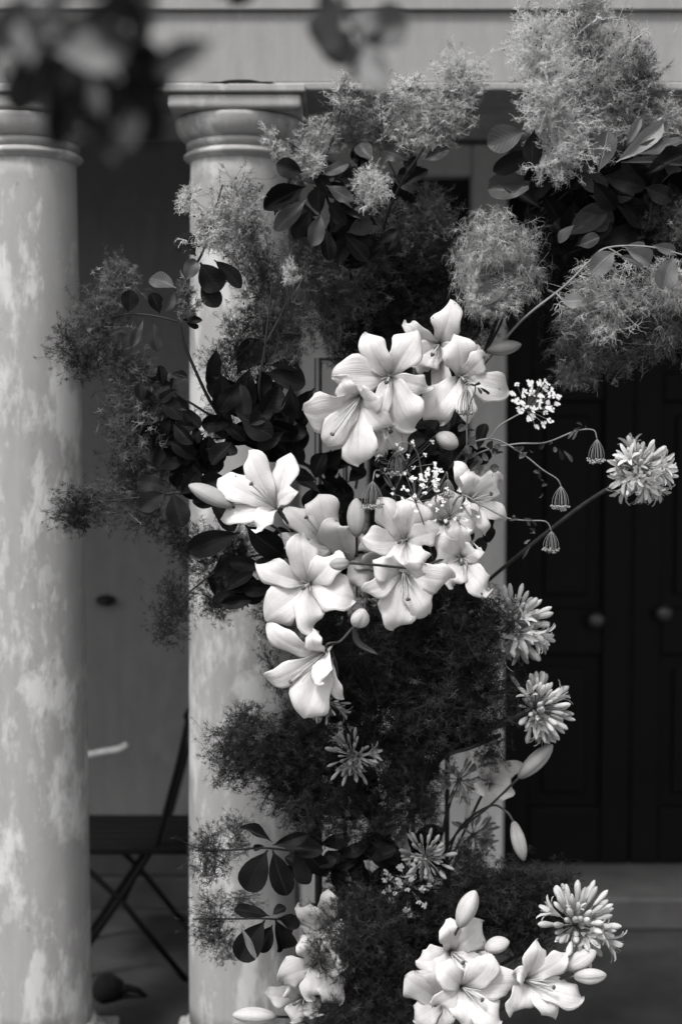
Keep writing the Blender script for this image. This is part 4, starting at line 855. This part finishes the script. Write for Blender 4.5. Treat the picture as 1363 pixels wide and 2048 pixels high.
def agapanthus(label, c, rpx, Y, face, n, opens, stempts, lim=-0.35, mat=None):
    C = at(c[0], c[1], Y); R = rpx * mpp(Y); sc = R / 0.07; F = Vector(face).normalized()
    t = thing('agapanthus', label, 'agapanthus', C, 'agapanthus heads in the flower installation')
    cp = catmull([C] + [at(*q) for q in stempts]); link('stem', MB().tube(cp, 0.0042, 8).mesh('stem', M['stem']), t)
    link('receptacle', MB().lathe([(.001, -.005), (.006, -.002), (.006, .003), (.001, .006)], 12).mesh('receptacle', M['stem']), t, Matrix.Translation(C))
    k = 0; tot = int(n * 2 / (1 - lim))
    rr = random.Random(int(c[0] + c[1]))
    for i in range(tot):
        z = 1 - 2 * (i + 0.5) / tot; ph = i * 2.39996; r = math.sqrt(1 - z * z); d_ = Vector((r * math.cos(ph), r * math.sin(ph), z))
        d_ = (F.to_track_quat('Z', 'Y') @ d_)
        if d_.dot(F) < lim: continue
        d_ = (d_ + Vector((rr.uniform(-.38, .38), rr.uniform(-.38, .38), rr.uniform(-.45, .28)))).normalized()
        is_open = rr.random() < opens * (1.6 if d_.z < 0 else 0.4)
        s_ = sc * rr.choice((rr.uniform(0.55, 0.85), rr.uniform(0.85, 1.08)))
        mw = Matrix.Translation(C) @ d_.to_track_quat('Z', 'Y').to_matrix().to_4x4() @ Matrix.Rotation(rr.uniform(0, 6), 4, 'Z') @ Matrix.Scale(s_, 4)
        o = link('floret' if is_open else 'bud', AO if is_open else AB[rr.randrange(3)], t, mw)
        if mat: o.material_slots[1].link = 'OBJECT'; o.material_slots[1].material = M[mat]
agapanthus('round agapanthus head standing alone against the black door', (1273, 938), 72, 2.92, (.5, -.55, .3), 100, .28, [(1235, 965, 2.95), (1150, 1020, 3.02), (1000, 1140, 3.15), (900, 1230, 3.33)], -0.5)
agapanthus('agapanthus head pushing out just right of the arching lily', (1020, 1250), 84, 3.0, (.8, -.35, .05), 120, .10, [(985, 1280, 3.05), (880, 1400, 3.33)], -0.2)
agapanthus('dense agapanthus head on a thick stalk above the slanting bud', (1070, 1418), 80, 2.98, (.95, -.2, .15), 130, .05, [(1030, 1440, 3.0), (960, 1470, 3.06), (880, 1520, 3.33)], -0.3)
agapanthus('lowest agapanthus head beside the door step', (1150, 1850), 90, 2.90, (.85, -.35, .35), 120, .12, [(1100, 1880, 2.96), (1000, 1930, 3.1), (890, 2000, 3.33)], -0.25)
agapanthus('dim agapanthus buds buried in the dark plumes under the nodding lily', (705, 1512), 64, 2.93, (-.1, -.9, -.1), 36, .1, [(730, 1560, 3.1), (740, 1650, 3.3)], -0.1, 'aga_shade')
agapanthus('dim agapanthus head above the small lace head in the dark foliage', (850, 1715), 62, 2.97, (.1, -.9, .2), 56, .05, [(860, 1760, 3.1), (870, 1850, 3.33)], -0.1, 'aga_shade')
agapanthus('shade-toned agapanthus head behind the thick stalks beside the faded lily', (918, 1560), 52, 3.03, (.2, -.8, .2), 44, .1, [(900, 1600, 3.15), (880, 1680, 3.33)], -0.2, 'aga_shade')
agapanthus('hazy agapanthus head low behind the forked twig', (945, 1670), 58, 3.14, (.5, -.6, .2), 44, .2, [(920, 1700, 3.2), (890, 1780, 3.34)], -0.2, 'aga_shade')
agapanthus('blurred small agapanthus head behind the face-down lily', (770, 1222), 55, 3.1, (.0, -.9, .0), 40, .2, [(780, 1260, 3.2), (790, 1330, 3.34)], -0.1, 'aga_shade')
agapanthus('few agapanthus buds peeping below the broad hanging petal', (655, 1405), 44, 2.92, (.1, -.9, -.3), 26, .1, [(690, 1450, 3.1), (720, 1540, 3.3)], 0.0, 'aga_shade')
# thick stalks
for lab, pts, r in (('upper of two thick dark stalks crossing to the middle agapanthus', [(860, 1540, 3.33), (890, 1502, 3.02), (960, 1462, 2.99), (1050, 1425, 2.98)], .0065),
                    ('lower of two thick dark stalks crossing below the plume mass', [(860, 1560, 3.33), (885, 1514, 3.0), (940, 1495, 2.98), (1000, 1470, 3.0)], .005)):
    tag(link('stalk', MB().tube(catmull([at(*q) for q in pts]), r, 9).mesh('stalk', M['stem'])), lab, 'stalk', 'bare stalks among the flowers')

# ------------------------------------------------------------------ lace umbels
def floret_mesh(seed):
    rr = random.Random(seed); m = MB()
    for k in range(9):
        c = Vector((rr.uniform(-1, 1), rr.uniform(-1, 1), rr.uniform(-.3, .4))) * 0.0042
        for j in range(5):
            a = j * 1.2566 + rr.random(); u = Vector((math.cos(a), math.sin(a), .25)); s_ = Vector((-math.sin(a), math.cos(a), 0))
            P = [[c, c], [c + u * .0013 - s_ * .0008, c + u * .0013 + s_ * .0008], [c + u * .0024 - s_ * .0005, c + u * .0024 + s_ * .0005]]
            m.grid(P, 0)
    return m.mesh('floret_cluster', [M['lace']], False)
FLO = [floret_mesh(i) for i in range(4)]
def umbel(label, c, rpx, Y, face, n, stempts, spread=1.15, fs=1.0, mat=None):
    C = at(c[0], c[1], Y); R = rpx * mpp(Y); F = Vector(face).normalized(); q = F.to_track_quat('Z', 'Y')
    rr = random.Random(int(c[0] * 3 + c[1])); hub = C - F * R * 0.75
    t = thing('lace_flower', label, 'lace flower', hub, 'white lace umbels in the flower installation')
    link('stem', MB().tube(catmull([hub] + [at(*p_) for p_ in stempts]), 0.0016, 6).mesh('stem', M['stem_pale']), t)
    for i in range(n):
        r = math.sqrt((i + .5) / n) * spread; ph = i * 2.39996
        e_ = C + q @ Vector((R * r * math.cos(ph) + rr.uniform(-.22, .22) * R, R * r * math.sin(ph) + rr.uniform(-.22, .22) * R, R * .35 * (1 - r * r) + rr.uniform(-.3, .3) * R))
        ray = link('ray', MB().tube(bez(hub, hub + (e_ - hub) * .6 + F * R * .1, e_, 5), 0.0006, 4).mesh('ray', M['stem_pale']), t)
        o = link('floret_cluster', FLO[rr.randrange(4)], ray, Matrix.Translation(e_) @ q.to_matrix().to_4x4() @ Matrix.Rotation(rr.uniform(0, 6), 4, 'Z') @ Matrix.Scale(fs * rr.uniform(.8, 1.2), 4))
        if mat: o.material_slots[0].link = 'OBJECT'; o.material_slots[0].material = M[mat]
umbel('airy white lace umbel beside the upper lily, facing the black door', (1066, 806), 50, 2.84, (.25, -.85, .35), 38, [(1000, 850, 2.86), (978, 876, 2.86), (935, 892, 2.88), (880, 960, 3.3)], 1.0, 1.15)
umbel('flat white lace umbel spread over the open lily', (832, 985), 44, 2.78, (0, -.75, .6), 20, [(850, 1060, 2.85), (880, 1180, 3.3)], 1.2, 0.75)
umbel('small white lace cluster above the veiled lily', (862, 955), 22, 2.80, (0, -.9, .3), 12, [(880, 1000, 2.9), (890, 1100, 3.3)], 1.2, 1.0)
umbel('sparse greenish lace cluster below the bowing lily', (805, 925), 55, 2.88, (-.1, -.8, .3), 20, [(790, 980, 2.95), (760, 1060, 3.28)], 1.2, .8)
umbel('dim lace head half sunk in the dark foliage below the agapanthus', (815, 1768), 46, 2.94, (-.1, -.8, .4), 26, [(830, 1820, 3.05), (840, 1900, 3.33)], 1.2, 1.1, 'lace_shade')
umbel('faint lace head over the lily turned away', (905, 1020), 44, 2.78, (.1, -.8, .4), 14, [(920, 1060, 2.88), (900, 1180, 3.3)], 1.2, .65)

def nodding(label, path, Y, c, wpx, hpx, beads=16, leaves=()):
    """green umbel that hangs closed like a small bell"""
    cp = catmull([at(*q) for q in path]); t = thing('nodding_umbel', label, 'umbel', cp[0], 'nodding green umbels')
    top = cp[-1]; k = mpp(Y); n = len(cp)
    link('stem', MB().tube(cp, [0.0020 - 0.0008 * i / (n - 1) for i in range(n)], 6).mesh('stem', M['stem_pale']), t)
    bd = MB(); rr = random.Random(int(c[0])); rays = MB()
    for i in range(18):
        a = i * 2.39996; r = math.sqrt((i + .5) / 18)
        e_ = top + Vector((wpx / 2 * k * r * math.cos(a), wpx / 2 * k * r * math.sin(a), -hpx * k * (.92 + .12 * (1 - r) + rr.uniform(-.05, .05))))
        mid = top + Vector((wpx * .62 * k * r * math.cos(a), wpx * .62 * k * r * math.sin(a), -hpx * k * .45))
        rays.tube(bez(top, mid, e_, 6), 0.0007, 4)
        for j in range(4):
            o_ = e_ + Vector((rr.uniform(-1, 1), rr.uniform(-1, 1), rr.uniform(-1, .5))) * 0.0035
            bd.lathe([(.0004, -.0022), (.0019, -.0008), (.0019, .0008), (.0004, .0022)], 6, o_)
    link('rays', rays.mesh('rays', M['stem_pale']), t); link('seeds', bd.mesh('seeds', M['seedbead']), t, None, 'stuff')
    for (b0, t0, w0) in leaves:
        for q in range(5):
            u = q / 4; bx = b0[0] + (t0[0] - b0[0]) * u; by = b0[1] + (t0[1] - b0[1]) * u
            leaf(t, (bx, by), (bx + rnd.uniform(-22, 22), by + rnd.uniform(-8, 26)), w0, Y, 'mid')
nodding('nodding green umbel on the highest arching stalk against the black door', [(880, 950, 3.3), (960, 905, 2.92), (1030, 888, 2.86), (1090, 885, 2.85), (1150, 862, 2.85), (1185, 860, 2.85), (1193, 878, 2.85)], 2.85, (1193, 900), 32, 46, 16, [((1090, 886), (1125, 900), 9), ((1145, 858), (1170, 850), 6)])
nodding('nodding green umbel at the end of the pale straight stalk below the highest one', [(900, 940, 3.3), (935, 892, 2.9), (985, 878, 2.86), (1040, 905, 2.85), (1085, 940, 2.85), (1112, 957, 2.85), (1121, 972, 2.85)], 2.85, (1124, 990), 34, 44, 16, [((1035, 900), (1060, 905), 10), ((1076, 935), (1084, 985), 8), ((985, 880), (1005, 915), 14)])
nodding('lowest nodding umbel on a stalk that crosses the speckled lily', [(880, 1080, 3.3), (915, 995, 2.86), (960, 1010, 2.81), (1010, 1035, 2.82), (1050, 1041, 2.82), (1090, 1043, 2.82), (1102, 1062, 2.82)], 2.82, (1103, 1085), 32, 40, 16, [((1030, 1035), (1060, 1040), 6), ((1055, 1045), (1062, 1090), 7)])
nodding('nodding green umbel hanging in front of the lily beside the lace flower', [(900, 1010, 3.3), (930, 930, 2.92), (934, 830, 2.84), (950, 778, 2.82), (940, 768, 2.80), (932, 775, 2.80)], 2.80, (933, 800), 34, 52, 16, [((945, 772), (962, 775), 6), ((932, 850), (950, 880), 16)])
nodding('nodding green umbel with open rays above the upright bud', [(790, 1080, 3.28), (790, 1000, 2.95), (775, 955, 2.84), (752, 940, 2.82), (745, 962, 2.81)], 2.81, (742, 990), 44, 52, 16, [((770, 920), (800, 905), 7), ((755, 900), (765, 950), 6)])
nodding('small nodding umbel tucked beside the lace cluster', [(880, 1060, 3.3), (870, 1000, 2.92), (890, 950, 2.83), (893, 945, 2.82), (895, 958, 2.82)], 2.82, (896, 975), 28, 34, 12, [((930, 890), (960, 920), 16), ((955, 910), (985, 945), 18)])
nodding('feathery green umbel stalk rising below the star lily', [(800, 1040, 3.28), (840, 985, 2.95), (838, 920, 2.88), (822, 890, 2.85), (800, 885, 2.84), (795, 900, 2.84)], 2.84, (796, 930), 40, 48, 12, [((770, 900), (830, 930), 6), ((760, 930), (800, 950), 6), ((800, 920), (850, 950), 6)])

# ------------------------------------------------------------------ out of focus leaves hanging close to the camera
def near_branch(label, stem, leaves, Y):
    t = branch(label, stem, 0.0032, 'twig', (), 'overhanging_branch', 'branch', 'leafy branches hanging close by')
    for a in leaves: leaf(t, a[0], a[1], a[2], Y + rnd.uniform(-.05, .05), {'dark': 'dark', 'mid': 'mid', 'pale': 'pale'}[a[3]])
    return t
NY = 1.15
nb_ = near_branch('leafy branch hanging down in front of the bare column top', [(-120, -260, NY), (40, -60, NY), (150, 40, NY), (230, 120, NY), (260, 190, NY)],
    [((60, -20), (20, 110), 90, 'mid'), ((40, 60), (110, 190), 80, 'pale'), ((150, 40), (60, 170), 80, 'dark'), ((150, 30), (300, 60), 110, 'dark'), ((170, 60), (340, 170), 90, 'dark'), ((230, 120), (320, 290), 110, 'dark'),
     ((230, 120), (190, 260), 100, 'dark'), ((150, 60), (130, 240), 90, 'dark'), ((100, 0), (230, -60), 90, 'dark'), ((260, 180), (275, 300), 70, 'mid'), ((90, 70), (30, 230), 80, 'dark'), ((180, 80), (230, 190), 60, 'pale'),
     ((200, 10), (320, -20), 90, 'dark'), ((130, 120), (110, 300), 70, 'dark'), ((0, 30), (-60, 140), 80, 'mid'), ((240, 150), (330, 200), 70, 'dark'), ((60, 110), (110, 230), 70, 'pale'), ((140, 110), (210, 250), 90, 'dark')], NY)
cluster(nb_, (110, 90), 150, 120, 9, 125, NY, ('mid', 'pale', 'pale'), 0.05)
cluster(nb_, (260, 60), 70, 110, 4, 120, NY, ('mid', 'mid', 'pale'), 0.05)
cluster(nb_, (210, 210), 80, 70, 6, 110, NY, ('pale', 'mid'), 0.04)
NY = 1.42
near_branch('sprig with a few round leaves hanging before the pale beam', [(640, -200, NY), (670, -60, NY), (700, 40, NY), (735, 100, NY)],
    [((685, 10), (632, 100), 90, 'mid'), ((705, 60), (650, 118), 85, 'mid'), ((712, 72), (815, 42), 95, 'mid'), ((720, 85), (738, 20), 60, 'pale'), ((728, 90), (768, 182), 66, 'pale'), ((712, 80), (730, 160), 70, 'mid'), ((690, 10), (640, 30), 70, 'mid')], NY)
near_branch('tip of a dark leaf spray dipping into view above the beam', [(430, -220, NY), (450, -90, NY), (465, -40, NY)], [((465, -60), (490, 12), 60, 'dark'), ((455, -90), (430, -10), 50, 'dark')], NY)
